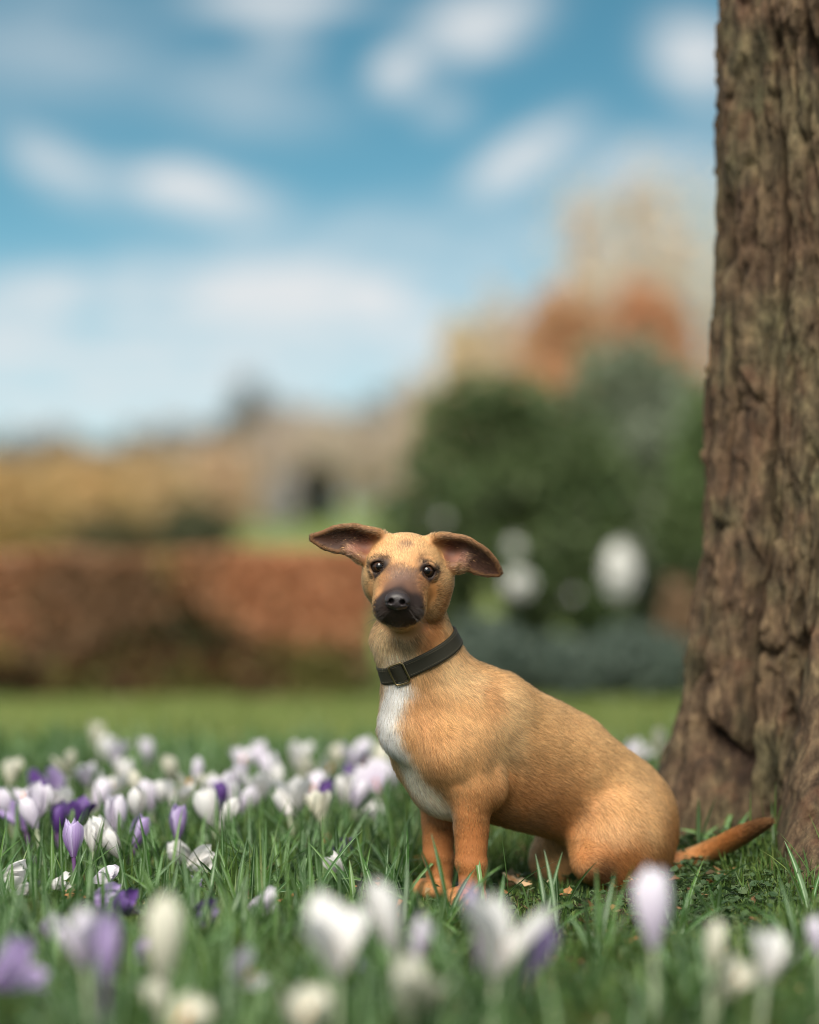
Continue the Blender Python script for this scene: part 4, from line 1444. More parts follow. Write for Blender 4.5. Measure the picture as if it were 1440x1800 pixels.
def sweep_loop(path, nrm, rad, seg=8):
    """a round bar bent along a closed path"""
    n = len(path)
    V, F = [], []
    for i in range(n):
        t = path[(i + 1) % n] - path[i - 1]
        t /= np.linalg.norm(t)
        b_ = np.cross(t, nrm)
        b_ /= np.linalg.norm(b_)
        for k in range(seg):
            a_ = 2 * math.pi * k / seg
            V.append(path[i] + rad * (math.cos(a_) * b_ + math.sin(a_) * nrm))
    for i in range(n):
        for k in range(seg):
            i2, k2 = (i + 1) % n, (k + 1) % seg
            F.append((i * seg + k, i * seg + k2, i2 * seg + k2, i2 * seg + k))
    return np.array(V), np.array(F)


def project(p):
    d = p - CAM_P
    return 720 + FPX * d[0] / d[1], HORIZON - FPX * d[2] / d[1]


front = [i for i in range(NA) if dirs[i][1] < -0.2]
bi = min(front, key=lambda i: abs(project(rows[4][i])[0] - 703))
bc = rows[4][bi] + dirs[bi] * 0.0022
bt = rows[4][(bi + 2) % NA] - rows[4][bi - 2]
bt /= np.linalg.norm(bt)
bn = np.cross(bt, cn)
bn = bn if bn @ dirs[bi] > 0 else -bn
path = []
W2, H2, CR = 0.0088, 0.0118, 0.0035
for cx, cy, a0 in ((1, 1, 0), (-1, 1, 90), (-1, -1, 180), (1, -1, 270)):
    for k in range(5):
        a_ = math.radians(a0 + 22.5 * k)
        path.append(bc + bt * (cx * (W2 - CR) + CR * math.cos(a_)) + cn * (cy * (H2 - CR) + CR * math.sin(a_)))
V_, F_ = sweep_loop(np.array(path), bn, 0.00125)
m = Mat('brass')
b = m.bsdf((0.32, 0.24, 0.13), 0.32, 0.5)
m.put(b, 'Metallic', 1.0)
brass = m.done(b)
obj('buckle', mesh_np('buckle', V_ - root_loc, F_, brass), collar)
# the strap's raised loop through the buckle
bx = []
for u_ in np.linspace(-1, 1, 9):
    for w_ in (-1, 1):
        for t_ in (0, 1):
            bx.append(bc + bt * u_ * 0.0060 + cn * w_ * (HW - 0.0006) + bn * (t_ * (0.0010 + 0.0022 * (1 - u_ * u_)) - 0.0015))
bq = []
for i in range(8):
    a_, b2 = i * 4, (i + 1) * 4
    bq += [(a_ + 1, a_ + 3, b2 + 3, b2 + 1), (a_, a_ + 1, b2 + 1, b2), (a_ + 2, b2 + 2, b2 + 3, a_ + 3)]
bq += [(0, 2, 3, 1), (32, 33, 35, 34)]
obj('keeper_loop', mesh_np('keeper_loop', np.array(bx) - root_loc, np.array(bq), leather, False), collar)

# ================================================================== grass
def blade_mesh(name, x, y, length, width, az, lean, mat, rng, segs=4, ribs=False, z0=-0.004, tone=None, droop=0.5, gz=None):
    """many narrow leaves as one mesh: arched, tapering, creased when ribs is set"""
    n = len(x)
    t = np.linspace(0, 1, segs + 1)
    z = (ground_z(x, y) if gz is None else gz) + z0
    d = np.stack([np.cos(az), np.sin(az), np.zeros(n)], 1)
    side = np.stack([-np.sin(az), np.cos(az), np.zeros(n)], 1)
    ang = lean[:, None] + droop * lean[:, None] * t[None] * 2.0
    dl = length[:, None] / segs
    hx_ = np.concatenate([np.zeros((n, 1)), np.cumsum(np.sin(ang[:, :-1]) * dl, 1)], 1)
    hz_ = np.concatenate([np.zeros((n, 1)), np.cumsum(np.cos(ang[:, :-1]) * dl, 1)], 1)
    hz_ = np.maximum(hz_, 0.003)
    C = np.stack([x, y, z], 1)[:, None] + d[:, None] * hx_[..., None] + np.array([0, 0, 1.0]) * hz_[..., None]
    wt = width[:, None] * (np.minimum(1, 0.55 + 2 * t) * (1 - np.clip((t - 0.55) / 0.45, 0, 1) ** 1.6) + 0.03)[None]
    twist = rng.normal(0, 0.5, n)[:, None] * t[None]
    upn = np.stack([-np.cos(ang)[..., None] * 1.0 * d[:, None] + np.sin(ang)[..., None] * np.array([0, 0, 1.0])], 0)[0]
    sv = side[:, None] * np.cos(twist)[..., None] + upn * np.sin(twist)[..., None]
    cols = (-1, 0, 1) if ribs else (-1, 1)
    L_ = []
    for c in cols:
        p = C + sv * (wt * 0.5 * c)[..., None]
        if ribs and c == 0:
            p = p - upn * (wt * 0.22)[..., None]
        L_.append(p)
    k = len(cols)
    V = np.stack(L_, 2).reshape(-1, 3)
    base = (np.arange(n)[:, None, None] * (segs + 1) + np.arange(segs)[None, :, None]) * k + np.arange(k - 1)[None, None]
    base = base.ravel()
    F = np.stack([base, base + 1, base + 1 + k, base + k], 1)
    per = (segs + 1) * k
    at_ = {'tone': np.repeat(rng.random(n) if tone is None else tone, per), 'along': np.tile(np.repeat(t, k), n)}
    if ribs:
        at_['across'] = np.tile(np.array(cols, float), n * (segs + 1))
    return mesh_np(name, V, F, mat, True, at_)


m = Mat('fine_grass')
gt = m.ramp(m.attr('tone').outputs['Fac'], [(0.0, (0.036, 0.078, 0.016)), (0.45, (0.072, 0.140, 0.028)), (0.8, (0.125, 0.190, 0.042)), (0.97, (0.13, 0.165, 0.045)), (1.0, (0.26, 0.21, 0.10))])
grass_mat = m.thin(gt, 0.45, 0.4, 0.30)
m = Mat('lawn_grass')
gt2 = m.ramp(m.attr('tone').outputs['Fac'], [(0.0, (0.150, 0.215, 0.050)), (0.5, (0.205, 0.265, 0.070)), (1.0, (0.270, 0.290, 0.100))])
lawn_mat = m.thin(gt2, 0.5, 0.35, 0.35)
m = Mat('crocus_leaf')
ac = m.math('ABSOLUTE', m.attr('across').outputs['Fac'])
stripe = m.math('SUBTRACT', 1.0, m.math('MULTIPLY', m.math('SUBTRACT', ac, 0.10, True), 6.0, True))
green = m.ramp(m.attr('tone').outputs['Fac'], [(0.0, (0.020, 0.062, 0.014)), (0.5, (0.045, 0.120, 0.024)), (1.0, (0.105, 0.200, 0.045))])
lcol = m.mix(m.math('MULTIPLY', stripe, 0.75), green, (0.38, 0.50, 0.32))
crocus_leaf_mat = m.thin(lcol, 0.42, 0.35, 0.25)

rng = np.random.default_rng(101)


def scatter(n, y0, y1, pad=0.15, dens=None):
    """random spots inside the strip of ground the picture takes in"""
    X, Y = [], []
    while sum(map(len, X)) < n:
        y = np.sqrt(rng.uniform(y0 ** 2, y1 ** 2, n))
        x = rng.uniform(-1, 1, n) * (0.178 * y + pad)
        k = np.ones(n, bool)
        # no blade stands inside the tree or the dog's feet
        dx, dy = x - TREE_X, y - TREE_Y
        k &= np.hypot(dx, dy) > trunk_radius(np.arctan2(dy, dx), np.full(n, 0.07), 0.055) - 0.01
        if dens is not None:
            k &= rng.random(n) < dens(x, y)
        X.append(x[k]); Y.append(y[k])
    return np.concatenate(X)[:n], np.concatenate(Y)[:n]


def thick(x, y):
    v = 0.62 + 0.7 * noise3(x * 4, y * 4, 5.5)
    d = np.hypot(x - TREE_X, y - TREE_Y)
    return np.clip(v, 0.12, 1)


GRASS = []
x, y = scatter(120000, 1.5, 3.3, 0.12, thick)
n = len(x)
tall = np.clip(0.7 + 0.9 * noise3(x * 3, y * 3, 2.2), 0.35, 1.6)
tall = tall * np.where((x > -0.05) & (x < 0.36) & (y > 2.40) & (y < 2.85), 0.55, 1.0)
GRASS.append(blade_mesh('grass', x, y, 0.034 * tall * rng.uniform(0.5, 1.4, n), 0.0015 * rng.uniform(0.7, 1.4, n), rng.uniform(0, 2 * math.pi, n), np.abs(rng.normal(0.45, 0.28, n)), grass_mat, rng, 3))
x, y = scatter(70000, 3.3, 9.0, 0.2)
n = len(x)
GRASS.append(blade_mesh('grass', x, y, 0.036 * rng.uniform(0.5, 1.4, n), 0.0042 * rng.uniform(0.7, 1.4, n), rng.uniform(0, 2 * math.pi, n), np.abs(rng.normal(0.4, 0.28, n)), lawn_mat, rng, 2))
# longer loose tufts of lawn grass among the crocuses
tx, ty = scatter(900, 1.5, 4.2, 0.12, lambda x, y: np.where((x > -0.12) & (x < 0.42) & (y > 2.35) & (y < 2.9), 0.06, 1.0))
k = rng.integers(4, 9, len(tx))
x, y = np.repeat(tx, k) + rng.normal(0, 0.010, k.sum()), np.repeat(ty, k) + rng.normal(0, 0.010, k.sum())
n = len(x)
GRASS.append(blade_mesh('grass', x, y, rng.uniform(0.05, 0.10, n), 0.0019 * rng.uniform(0.7, 1.4, n), rng.uniform(0, 2 * math.pi, n), np.abs(rng.normal(0.5, 0.3, n)), grass_mat, rng, 5))
lbl = ['short fine grass around the dog and crocuses', 'sparser lawn grass running back to the hedge', 'longer loose grass tufts among the crocuses']
for me, lb in zip(GRASS, lbl):
    o = obj('grass', me)
    tag(o, lb, 'grass', kind='stuff')

# ---- crocus leaves: dark, narrow, with a pale midrib
def tufts(n, y0, y1, dens):
    tx, ty = scatter(n, y0, y1, 0.10, dens)
    k = rng.integers(4, 9, n)
    x = np.repeat(tx, k) + rng.normal(0, 0.005, k.sum())
    y = np.repeat(ty, k) + rng.normal(0, 0.005, k.sum())
    return x, y


def drift(x, y):
    left = sstep(0.10, -0.05, x)
    d = 0.25 + 0.75 * left
    d = d * np.clip(0.75 + 0.9 * noise3(x * 3.3, y * 3.3, 6.1), 0.1, 1)
    d = np.where((np.hypot(x - TREE_X, y - TREE_Y) < 0.50), d * 0.25, d)
    return np.where((x > 0.0) & (x < 0.42) & (y > 2.5) & (y < 2.66), np.maximum(d * 0.30, 0.13), d)


x, y = tufts(1250, 1.6, 4.4, drift)
keep = ~((np.abs((np.stack([x, y], 1) - DOG_O[:2]) @ DOG_L[:2]) < 0.075) & (((np.stack([x, y], 1) - DOG_O[:2]) @ DOG_F[:2]) < 0.05) & (((np.stack([x, y], 1) - DOG_O[:2]) @ DOG_F[:2]) > -0.34))
x, y = x[keep], y[keep]
n = len(x)
o = obj('crocus_leaves', blade_mesh('crocus_leaves', x, y, rng.uniform(0.05, 0.110, n), 0.0054 * rng.uniform(0.7, 1.2, n), rng.uniform(0, 2 * math.pi, n), np.abs(rng.normal(0.50, 0.34, n)), crocus_leaf_mat, rng, 7, True, droop=0.6))
tag(o, 'narrow dark crocus leaves with pale midribs, in tufts through the grass', 'leaves', kind='stuff')

# ---- small creeping weeds: round leaflets near the soil
m = Mat('weed_leaf')
wt_ = m.ramp(m.attr('tone').outputs['Fac'], [(0.0, (0.030, 0.065, 0.024)), (0.6, (0.060, 0.105, 0.040)), (1.0, (0.095, 0.135, 0.060))])
weed_mat = m.thin(wt_, 0.5, 0.4, 0.25)
x, y = scatter(9000, 1.7, 3.4, 0.1, lambda x, y: np.clip(0.15 + 0.85 * sstep(0.15, 0.35, x) + 0.3 * noise3(x * 5, y * 5, 3), 0.05, 1))
n = len(x)
az = rng.uniform(0, 2 * math.pi, n)
zz = ground_z(x, y) + 0.004 + 0.016 * rng.random(n) ** 1.5
tilt = rng.normal(0, 0.45, n)
r = rng.uniform(0.0025, 0.0060, n)
V = []
for k in range(6):
    a = az + k * math.pi / 3
    V.append(np.stack([x + r * np.cos(a), y + r * np.sin(a), zz + r * np.sin(tilt) * np.cos(a - az) + (0.25 * r if k % 2 else 0)], 1))
V = np.stack(V, 1).reshape(-1, 3)
base = np.arange(n)[:, None] * 6
F4 = np.concatenate([base + np.array([[0, 1, 2, 3]]), base + np.array([[0, 3, 4, 5]])])
o = obj('weeds', mesh_np('weeds', V, F4, weed_mat, False, {'tone': np.repeat(rng.random(n), 6)}))
tag(o, 'small creeping weeds with round leaflets, thickest by the tree foot', 'weeds', kind='stuff')

# ---- crumbs of last year's leaves on the soil
m = Mat('dry_leaf')
dl_ = m.ramp(m.attr('tone').outputs['Fac'], [(0.0, (0.10, 0.055, 0.03)), (0.5, (0.28, 0.15, 0.07)), (0.8, (0.42, 0.20, 0.08)), (1.0, (0.50, 0.40, 0.26))])
dry_mat = m.thin(dl_, 0.75, 0.2, 0.15)
x, y = scatter(1500, 1.7, 4.0, 0.1)
n = len(x)
az = rng.uniform(0, 2 * math.pi, n)
zz = ground_z(x, y) + 0.006 + 0.012 * rng.random(n)
r = rng.uniform(0.003, 0.009, n)
V = []
for k, (u_, w_) in enumerate(((-1, 0), (0, -0.5), (1, 0), (0, 0.5))):
    V.append(np.stack([x + r * (u_ * np.cos(az) - w_ * np.sin(az)), y + r * (u_ * np.sin(az) + w_ * np.cos(az)), zz + r * rng.normal(0, 0.4, n)], 1))
V = np.stack(V, 1).reshape(-1, 3)
o = obj('leaf_litter', mesh_np('leaf_litter', V, np.arange(4 * n).reshape(-1, 4), dry_mat, False, {'tone': np.repeat(rng.random(n), 4)}))
tag(o, 'crumbs of dry brown leaves scattered on the soil', 'leaf litter', kind='stuff')


def dead_leaf(px, py, y, size, label, tone, curl, az):
    """a curled oak-like leaf"""
    c = at(px, py, y)
    us, ws = np.linspace(-1, 1, 13), np.linspace(-1, 1, 5)
    V, T_ = [], []
    for u_ in us:
        wd = 0.42 * (1 - u_ ** 2) ** 0.6 * (1 + 0.30 * math.cos(u_ * 11))
        for w_ in ws:
            V.append((u_ * size, w_ * wd * size, size * (curl * u_ * u_ + 0.5 * curl * w_ * w_ * wd + 0.05 * math.sin(9 * u_ + 3 * w_))))
            T_.append(tone + 0.12 * math.sin(4 * u_) - 0.2 * (abs(w_) < 0.1))
    F = [(i * 5 + j, i * 5 + j + 1, i * 5 + j + 6, i * 5 + j + 5) for i in range(12) for j in range(4)]
    o = obj('dead_leaf', mesh_np('dead_leaf', np.array(V), np.array(F), dry_mat, True, {'tone': np.clip(np.array(T_), 0, 1)}), None, c, (0.5 * math.sin(az * 3), 0.4 * math.cos(az * 2), az))
    so = o.modifiers.new('thick', 'SOLIDIFY')
    so.thickness = 0.0006
    return tag(o, label, 'leaf', 'fallen leaves')


dead_leaf(1398, 1536, 2.86, 0.016, 'curled orange-brown dead leaf in the weeds under the tree', 0.66, 0.55, 0.5)
dead_leaf(128, 1572, 2.66, 0.020, 'orange dead leaf lying in the grass at the left', 0.78, 0.30, 1.9)
dead_leaf(150, 1545, 2.74, 0.016, 'pale orange dead leaf behind the purple fallen crocus', 0.90, 0.35, 0.2)
dead_leaf(905, 1548, 2.76, 0.018, 'pale tan dead leaf beside the front paw', 0.97, 0.25, 0.3)
dead_leaf(995, 1573, 2.66, 0.013, 'small orange dead leaf under the dog\'s belly', 0.70, 0.4, 1.1)
dead_leaf(1115, 1615, 2.58, 0.013, 'brown dead leaf in front of the haunch', 0.35, 0.4, 2.4)
dead_leaf(560, 1480, 2.95, 0.020, 'brown dead leaf in the grass behind the purple crocus bud', 0.40, 0.35, 0.9)

# ================================================================== crocuses
def petal_mesh(name, form, mat, inner=False):
    """one petal of a goblet; base at the origin, flower axis +z, petal leans to +x"""
    nt, na = 9, 5
    t = np.linspace(0, 1, nt)
    if form == 'closed':
        r = np.interp(t, [0, 0.2, 0.5, 0.75, 1], [0.0022, 0.0062, 0.0088, 0.0080, 0.0035])
        zt = np.interp(t, [0, 1], [0, 0.042])
    elif form == 'half':
        r = np.interp(t, [0, 0.2, 0.5, 0.8, 1], [0.0022, 0.0062, 0.0105, 0.0150, 0.0175])
        zt = np.interp(t, [0, 0.5, 1], [0, 0.021, 0.039])
    elif form == 'flared':
        r = np.interp(t, [0, 0.2, 0.5, 0.8, 1], [0.0022, 0.0064, 0.0125, 0.0195, 0.0250])
        zt = np.interp(t, [0, 0.5, 1], [0, 0.021, 0.039])
    else:
        r = np.interp(t, [0, 0.2, 0.5, 0.8, 1], [0.0022, 0.0070, 0.0155, 0.0260, 0.0310])
        zt = np.interp(t, [0, 0.5, 0.8, 1], [0, 0.018, 0.028, 0.031])
    r = np.convolve(np.concatenate([[r[0]], r, [r[-1]]]), [0.25, 0.5, 0.25], 'valid')
    if inner:
        r, zt = r * 0.86, zt * 0.95
    half_w = 0.0088 * np.interp(t, [0, 0.15, 0.5, 0.75, 0.9, 0.97, 1], [0.22, 0.50, 0.95, 1.0, 0.80, 0.50, 0.12])
    V, al, ac_ = [], [], []
    for i in range(nt):
        for j in range(na):
            w = -1 + 2 * j / (na - 1)
            s_ = half_w[i] * w
            bend = s_ * s_ / (2 * max(r[i], 0.006)) * (0.9 if form != 'open' else 0.5)
            V.append((r[i] - bend + 0.0005 * math.sin(7 * t[i] + 3 * w), s_, zt[i] - 0.0016 * w * w * t[i]))
            al.append(t[i]); ac_.append(w)
    F = [(i * na + j, i * na + j + 1, (i + 1) * na + j + 1, (i + 1) * na + j) for i in range(nt - 1) for j in range(na - 1)]
    return mesh_np(name, np.array(V), np.array(F), mat, True, {'along': np.array(al), 'across': np.array(ac_)})


def petal_mat(name, tip, base, vein, stripe, edge=None, trans=0.35):
    m = Mat(name)
    al = m.attr('along').outputs['Fac']
    ac_ = m.attr('across').outputs['Fac']
    c = m.mix(m.math('POWER', al, 0.6), base, tip)
    wv = m.math('SINE', m.math('MULTIPLY', ac_, 19.0))
    nz_ = m.noise(260, 3, m.node('ShaderNodeTexCoord').outputs['Object'])
    v = m.math('MULTIPLY', m.math('MULTIPLY', m.math('ADD', wv, nz_, True), stripe), m.math('SUBTRACT', 1.15, al, True))
    c = m.mix(v, c, vein)
    if edge:
        c = m.mix(m.math('POWER', m.math('ABSOLUTE', ac_), 2.5), c, edge)
    return m.thin(c, 0.5, 0.3, trans)


PMAT = {
    'white': petal_mat('petal_white', (0.79, 0.78, 0.77), (0.66, 0.64, 0.58), (0.52, 0.46, 0.60), 0.25),
    'cream': petal_mat('petal_cream', (0.74, 0.72, 0.62), (0.58, 0.56, 0.42), (0.60, 0.56, 0.45), 0.25),
    'blush': petal_mat('petal_blush', (0.80, 0.77, 0.83), (0.62, 0.54, 0.66), (0.44, 0.32, 0.58), 0.45),
    'lilac': petal_mat('petal_lilac', (0.43, 0.33, 0.58), (0.24, 0.10, 0.34), (0.22, 0.10, 0.40), 0.5, (0.62, 0.54, 0.76)),
    'purple': petal_mat('petal_purple', (0.14, 0.07, 0.27), (0.07, 0.02, 0.14), (0.06, 0.02, 0.15), 0.6, None, 0.25)}
PET = {}
for fm_ in ('closed', 'half', 'flared', 'open'):
    for cn_ in PMAT:
        PET[fm_, cn_, 0] = petal_mesh('petal', fm_, PMAT[cn_])
        PET[fm_, cn_, 1] = petal_mesh('petal', fm_, PMAT[cn_], True)
m = Mat('crocus_tube')
tube_w = m.done(m.bsdf((0.34, 0.38, 0.26), 0.5, 0.3))
m = Mat('crocus_tube_dark')
tube_p = m.done(m.bsdf((0.12, 0.05, 0.16), 0.5, 0.3))
m = Mat('crocus_stigma')
stig_mat = m.done(m.bsdf((0.75, 0.30, 0.03), 0.6, 0.2))
V, F = tube(np.array([[0, 0, -0.012], [0.0004, 0, 0.3], [0, 0.0003, 0.7], [0, 0, 1.02]]), 0.0019, 0.0025, 7)
V[:, 2] = np.clip(V[:, 2], -0.02, 1.02)
STEM = {}
for nm, mt in (('pale', tube_w), ('dark', tube_p)):
    STEM[nm] = mesh_np('stem', V, F, mt)
V, F = tube(np.array([[0, 0, 0.004], [0, 0, 0.016], [0.0006, 0, 0.026]]), 0.0008, 0.0017, 6)
STIG = mesh_np('stigma', V, F, stig_mat)
rl = np.random.default_rng(5)
LEAF = [blade_mesh('leaf', np.zeros(1), np.zeros(1), np.array([L_]), np.array([0.0048]), np.zeros(1), np.array([le]), crocus_leaf_mat, rl, 7, True, z0=-0.006, droop=0.6, gz=np.zeros(1)) for L_, le in ((0.085, 0.25), (0.105, 0.42), (0.07, 0.15), (0.115, 0.6))]
rc = random.Random(21)


def crocus(px, py, y, colour, form, lean=(0.0, 0.0), size=1.0, label=None, group=None, fallen=False, leaves=3):
    """a crocus whose flower shows at a pixel; y = distance; lean = tilt to the right / towards us in degrees"""
    c = at(px, py, y)
    gz = float(ground_z(c[0], c[1]))
    root = bpy.data.objects.new('fallen_crocus' if fallen else 'crocus', None)
    COL.objects.link(root)
    lx, ly = math.radians(lean[0]), math.radians(lean[1])
    ax = Vector((math.sin(lx), -math.sin(ly), math.cos(lx) * math.cos(ly))).normalized()
    fb = Vector(c) - ax * 0.020 * size            # where the petals begin
    foot = Vector((fb.x - ax.x * 0.03, fb.y - ax.y * 0.03, gz))
    if fallen:
        foot = Vector((c[0], c[1], gz))      # propped on the grass blades
    root.location = foot
    tag(root, label, 'crocus', group)
    st = fb - foot
    q = ax.to_track_quat('Z', 'Y')
    dark = colour in ('purple', 'lilac')
    if not fallen:
        s_ = obj('stem', STEM['dark' if dark else 'pale'], root)
        s_.rotation_euler = st.to_track_quat('Z', 'Y').to_euler()
        s_.scale = (1, 1, st.length)
    spin = rc.uniform(0, 2 * math.pi) if form != 'flared' else 0.15
    opening = rc.uniform(0.0, 0.04 if leaves > 5 else 0.17) if form == 'closed' else rc.uniform(-0.06, 0.10)
    for k in range(6):
        inn = k % 2
        p = obj('petal', PET[form, colour, inn], root, st)
        wob = Vector((rc.gauss(0, 0.05), rc.gauss(0, 0.05), 1)).to_track_quat('Z', 'Y') if not fallen else Vector((rc.gauss(0, 0.22), rc.gauss(0, 0.22), 1)).to_track_quat('Z', 'Y')
        p.rotation_euler = (q.to_matrix() @ wob.to_matrix() @ Matrix.Rotation(spin + k * math.pi / 3 + rc.gauss(0, 0.08), 3, 'Z') @ Matrix.Rotation(opening * (1.0 if not inn else 0.6) + rc.gauss(0, 0.045), 3, 'Y')).to_euler()
        k_ = size * rc.uniform(0.93, 1.06)
        if form == 'flared':
            k_ *= 0.84 + 0.26 * abs(math.cos(spin + k * math.pi / 3))
        slim = 0.78 if form == 'closed' and leaves > 5 else 1.0
        p.scale = (k_ * slim, k_ * slim, k_)
    if form != 'closed':
        s_ = obj('stigma', STIG, root, st)
        s_.rotation_euler = q.to_euler()
    if not fallen:
        for k in range(leaves):
            l = obj('leaf', LEAF[rc.randrange(4)], root, Vector((rc.gauss(0, 0.004), rc.gauss(0, 0.004), 0)))
            a = rc.uniform(0, 2 * math.pi)
            l.rotation_euler = (0, 0, a)
            k_ = rc.uniform(0.75, 1.15) * (1.25 if leaves > 5 else 1.0)
            l.scale = (k_, k_, k_)
    return root


def dist_for(py, hf=0.068):
    return FPX * (CAM_H - hf) / (py - HORIZON)


# the ones near the lens: (px, py, colour, form, lean, size, flower height, label)
NEAR = [
    (138, 1650, 'blush', 'half', (-12, 10), 1.25, 0.070, 'pale blush crocus joined by a lilac one, lower left'),
    (190, 1668, 'lilac', 'closed', (4, 5), 1.30, 0.065, 'large lilac crocus leaning on a pale one, lower left'),
    (22, 1706, 'lilac', 'half', (58, 5), 1.35, 0.060, 'lilac crocus toppling over at the left picture edge'),
    (286, 1655, 'cream', 'closed', (2, 3), 1.75, 0.070, 'tall slender white crocus standing alone at the lower left'),
    (592, 1652, 'white', 'flared', (0, 8), 1.5, 0.072, 'wide white crocus opened like a V in front of the dog'),
    (682, 1612, 'white', 'closed', (-10, 0), 1.45, 0.078, 'tall white crocus bud left of the dog\'s front paws'),
    (737, 1652, 'blush', 'closed', (10, 0), 0.95, 0.060, 'small blush crocus right beside the tall white bud'),
    (832, 1592, 'lilac', 'closed', (-8, 0), 0.90, 0.082, 'narrow lilac crocus right in front of the front paw'),
    (890, 1648, 'white', 'flared', (14, 8), 1.7, 0.070, 'broad white crocus opened wide below the dog'),
    (948, 1672, 'lilac', 'closed', (24, 4), 1.15, 0.055, 'lilac crocus tucked against the broad white one'),
    (1145, 1596, 'blush', 'closed', (-3, 0), 1.70, 0.080, 'tall white crocus flushed lilac in front of the haunch'),
    (1257, 1660, 'cream', 'closed', (6, 0), 1.0, 0.055, 'cream crocus bud below the tail'),
    (1357, 1680, 'white', 'half', (14, 0), 1.1, 0.052, 'white crocus low in the grass at the lower right'),
    (1290, 1730, 'cream', 'half', (30, 25), 1.0, 0.050, 'cream crocus lying open near the lower right corner'),
    (438, 1714, 'blush', 'half', (30, 55), 1.05, 0.048, 'nodding blush white crocus at the lower left centre'),
    (280, 1770, 'cream', 'closed', (-20, 10), 1.1, 0.050, 'blurred cream crocus at the bottom, below the tall slender one'),
    (322, 1790, 'cream', 'half', (30, 10), 1.0, 0.046, 'blurred cream crocus cut by the bottom edge, left'),
    (540, 1784, 'cream', 'half', (8, 10), 1.15, 0.050, 'blurred cream crocus at the bottom, below the V shaped one'),
    (735, 1745, 'cream', 'half', (0, 20), 1.6, 0.058, 'large blurred cream crocus at the bottom centre'),
    (634, 1700, 'purple', 'closed', (10, 0), 0.5, 0.040, 'small purple crocus behind the V shaped white one'),
    (1437, 1645, 'blush', 'closed', (-8, 0), 0.9, 0.050, 'blush crocus at the right picture edge'),
]
for px, py, colr, form, ln_, sz, hf, lb in NEAR:
    crocus(px, py, dist_for(py, hf + (0.034 if py < 1700 else 0.012)), colr, form, ln_, sz * 0.92, lb, 'crocuses near the lens', leaves=7)
# around the plane of focus
FOCUS = [
    (128, 1474, 'lilac', 'closed', (-3, 0), 1.0, 0.072, 'sharp lilac crocus on a dark stalk at the left'),
    (140, 1428, 'purple', 'half', (8, 0), 1.0, 0.070, 'dark purple crocus just behind the sharp lilac one'),
    (101, 1440, 'purple', 'closed', (0, 0), 0.85, 0.066, 'slim dark purple crocus left of the sharp lilac one'),
    (161, 1470, 'white', 'closed', (-6, 0), 0.9, 0.066, 'white crocus touching the sharp lilac one on its right'),
    (196, 1482, 'white', 'closed', (-28, 10), 0.95, 0.058, 'white crocus leaning left, second right of the sharp lilac one'),
    (180, 1464, 'white', 'closed', (-20, 0), 0.95, 0.066, 'white crocus leaning left between two others by the lilac one'),
    (205, 1432, 'blush', 'closed', (0, 0), 1.15, 0.072, 'upright blush crocus above the leaning white pair'),
    (246, 1462, 'lilac', 'closed', (20, 0), 1.0, 0.060, 'lilac and white crocus leaning right beside the leaning pair'),
    (312, 1446, 'lilac', 'closed', (0, 0), 1.0, 0.070, 'lilac crocus behind an upright leaf in the left grass'),
    (366, 1420, 'white', 'closed', (-14, 0), 1.2, 0.074, 'big white crocus leaning left with a purple one behind'),
    (401, 1428, 'white', 'closed', (22, 0), 1.05, 0.072, 'white crocus leaning right with a purple one behind'),
    (385, 1402, 'purple', 'closed', (4, 0), 1.0, 0.080, 'purple crocus between two white ones leaning apart'),
    (518, 1396, 'white', 'half', (0, 0), 1.35, 0.074, 'brightest large white crocus in the middle of the drift'),
    (571, 1397, 'purple', 'closed', (2, 0), 0.95, 0.074, 'slim purple crocus right of the brightest white one'),
]
for px, py, colr, form, ln_, sz, hf, lb in FOCUS:
    crocus(px, py, dist_for(py, hf), colr, form, ln_, sz, lb, 'crocuses level with the dog')
FALLEN = [
    (182, 1580, 'lilac', 'closed', (75, 15), 0.95, 'crumpled lilac crocus lying in the grass at the left'),
    (218, 1594, 'purple', 'closed', (65, 25), 0.8, 'crumpled purple crocus lying beside the lilac one'),
    (92, 1644, 'blush', 'half', (60, 25), 0.85, 'white crocus lying flat under the pale blush one'),
    (318, 1500, 'white', 'closed', (-35, 30), 0.95, 'white crocus lying behind an upright leaf'),
    (350, 1512, 'white', 'closed', (62, 20), 0.9, 'white crocus fallen to the right in the left grass'),
    (183, 1542, 'blush', 'closed', (60, 30), 0.85, 'blush crocus lying below the sharp lilac one'),
    (18, 1548, 'white', 'closed', (50, 20), 1.2, 'white crocus lying at the left edge behind grass blades'),
    (38, 1562, 'white', 'closed', (30, 60), 0.7, 'small white crocus lying near the left edge'),
    (102, 1552, 'white', 'closed', (70, 40), 0.65, 'small white crocus lying near the sharp lilac stalk'),
    (650, 1428, 'white', 'closed', (65, 10), 0.95, 'white crocus lying on the grass left of the dog\'s chest'),
    (600, 1490, 'purple', 'closed', (60, 40), 0.7, 'small purple crocus lying left of the far front leg'),
    (587, 1522, 'white', 'closed', (-40, 30), 0.75, 'small white crocus lying left of the far front paw'),
    (462, 1586, 'blush', 'closed', (68, 20), 0.95, 'blush white crocus lying under crossed leaves'),
    (355, 1605, 'purple', 'closed', (66, 25), 0.85, 'dark purple crocus lying beside the tall slender white one'),
    (245, 1672, 'lilac', 'closed', (55, 60), 0.6, 'little lilac bud lying below the large lilac crocus'),
    (345, 1552, 'lilac', 'closed', (35, 60), 0.5, 'little lilac bud among the leaves left of centre'),
    (60, 1560, 'purple', 'closed', (10, 50), 0.45, 'tiny violet bud behind a grass blade at the far left'),
]
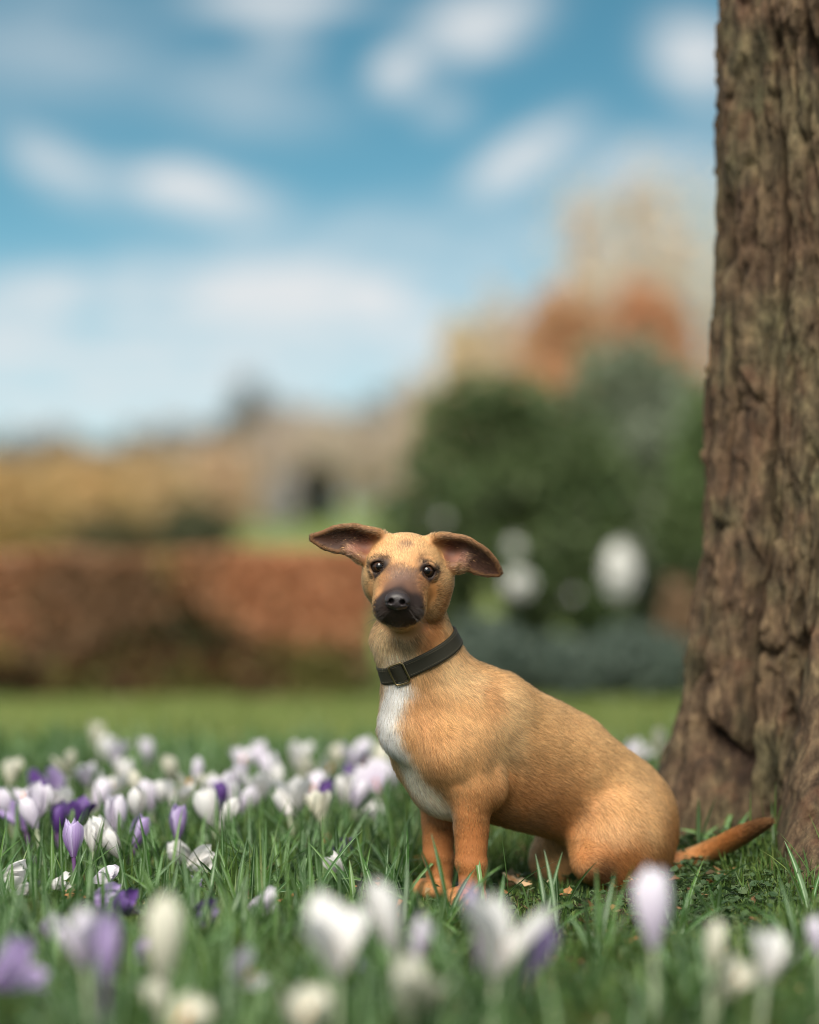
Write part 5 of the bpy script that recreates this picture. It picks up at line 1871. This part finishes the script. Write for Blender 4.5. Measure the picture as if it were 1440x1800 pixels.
for px, py, colr, form, ln_, sz, lb in FALLEN:
    y_ = FPX * (CAM_H - 0.038) / (py - HORIZON)
    crocus(px, py, y_, colr, form, ln_, sz, lb, 'fallen crocuses', True)
# the drift behind, by rows
ROW = [(172, 1290, 'cream'), (206, 1326, 'blush'), (190, 1318, 'white'), (260, 1320, 'blush'), (117, 1342, 'cream'), (20, 1356, 'cream'), (66, 1384, 'purple'), (108, 1378, 'lilac'), (42, 1402, 'blush'), (197, 1382, 'white'), (241, 1376, 'cream'),
       (278, 1396, 'white'), (175, 1398, 'blush'), (100, 1412, 'white'), (118, 1408, 'white'), (240, 1412, 'white'), (262, 1400, 'blush'), (27, 1434, 'lilac'), (52, 1428, 'blush'), (332, 1378, 'cream'), (346, 1356, 'blush'), (391, 1386, 'blush'), (420, 1366, 'blush'),
       (458, 1326, 'blush'), (428, 1338, 'blush'), (526, 1326, 'white'), (456, 1388, 'white'), (490, 1366, 'white'), (476, 1352, 'blush'), (550, 1384, 'blush'), (580, 1352, 'white'), (612, 1368, 'purple'), (606, 1388, 'white'), (645, 1344, 'purple'), (660, 1372, 'blush'),
       (686, 1362, 'blush'), (540, 1352, 'cream'), (310, 1398, 'white'), (368, 1378, 'white'), (405, 1402, 'blush'), (436, 1408, 'blush'), (632, 1396, 'blush'), (690, 1330, 'white'), (668, 1334, 'cream'), (300, 1352, 'cream'), (150, 1362, 'blush'), (75, 1412, 'blush'),
       (1128, 1322, 'white'), (1152, 1308, 'cream'), (1108, 1330, 'blush'), (560, 1418, 'cream'), (500, 1410, 'white'), (10, 1412, 'blush'), (220, 1358, 'white'), (590, 1330, 'cream'), (625, 1330, 'blush')]
info = []
for px, py, colr in ROW:
    hf = rc.uniform(0.066, 0.082)
    y_ = dist_for(py, hf)
    row = 'back row' if y_ > 3.7 else 'middle row' if y_ > 3.25 else 'front row'
    info.append((px, py, y_, colr, row))
ORD = 'first second third fourth fifth sixth seventh eighth ninth tenth eleventh twelfth thirteenth'.split()
NAMES = {'white': 'white', 'cream': 'creamy white', 'blush': 'blush white', 'lilac': 'lilac', 'purple': 'purple'}
for px, py, y_, colr, row in info:
    if px > 1000:
        lb = {1128: 'white crocus between the dog\'s back and the trunk', 1152: 'creamy crocus touching the trunk behind the dog', 1108: 'blush crocus peeping over the dog\'s back'}[px]
    else:
        same = sorted(i[0] for i in info if i[3] == colr and i[4] == row and i[0] < 1000)
        k = same.index(px)
        lb = ('the only %s crocus in the %s of the blurred drift' % (NAMES[colr], row)) if len(same) == 1 else '%s %s crocus from the left in the %s of the blurred drift' % (ORD[k], NAMES[colr], row)
    crocus(px, py, y_, colr, rc.choice(['half', 'half', 'flared', 'closed', 'closed']), (rc.gauss(0, 15), rc.gauss(0, 12)), rc.uniform(0.85, 1.2), lb, 'crocuses in the drift behind', leaves=3)
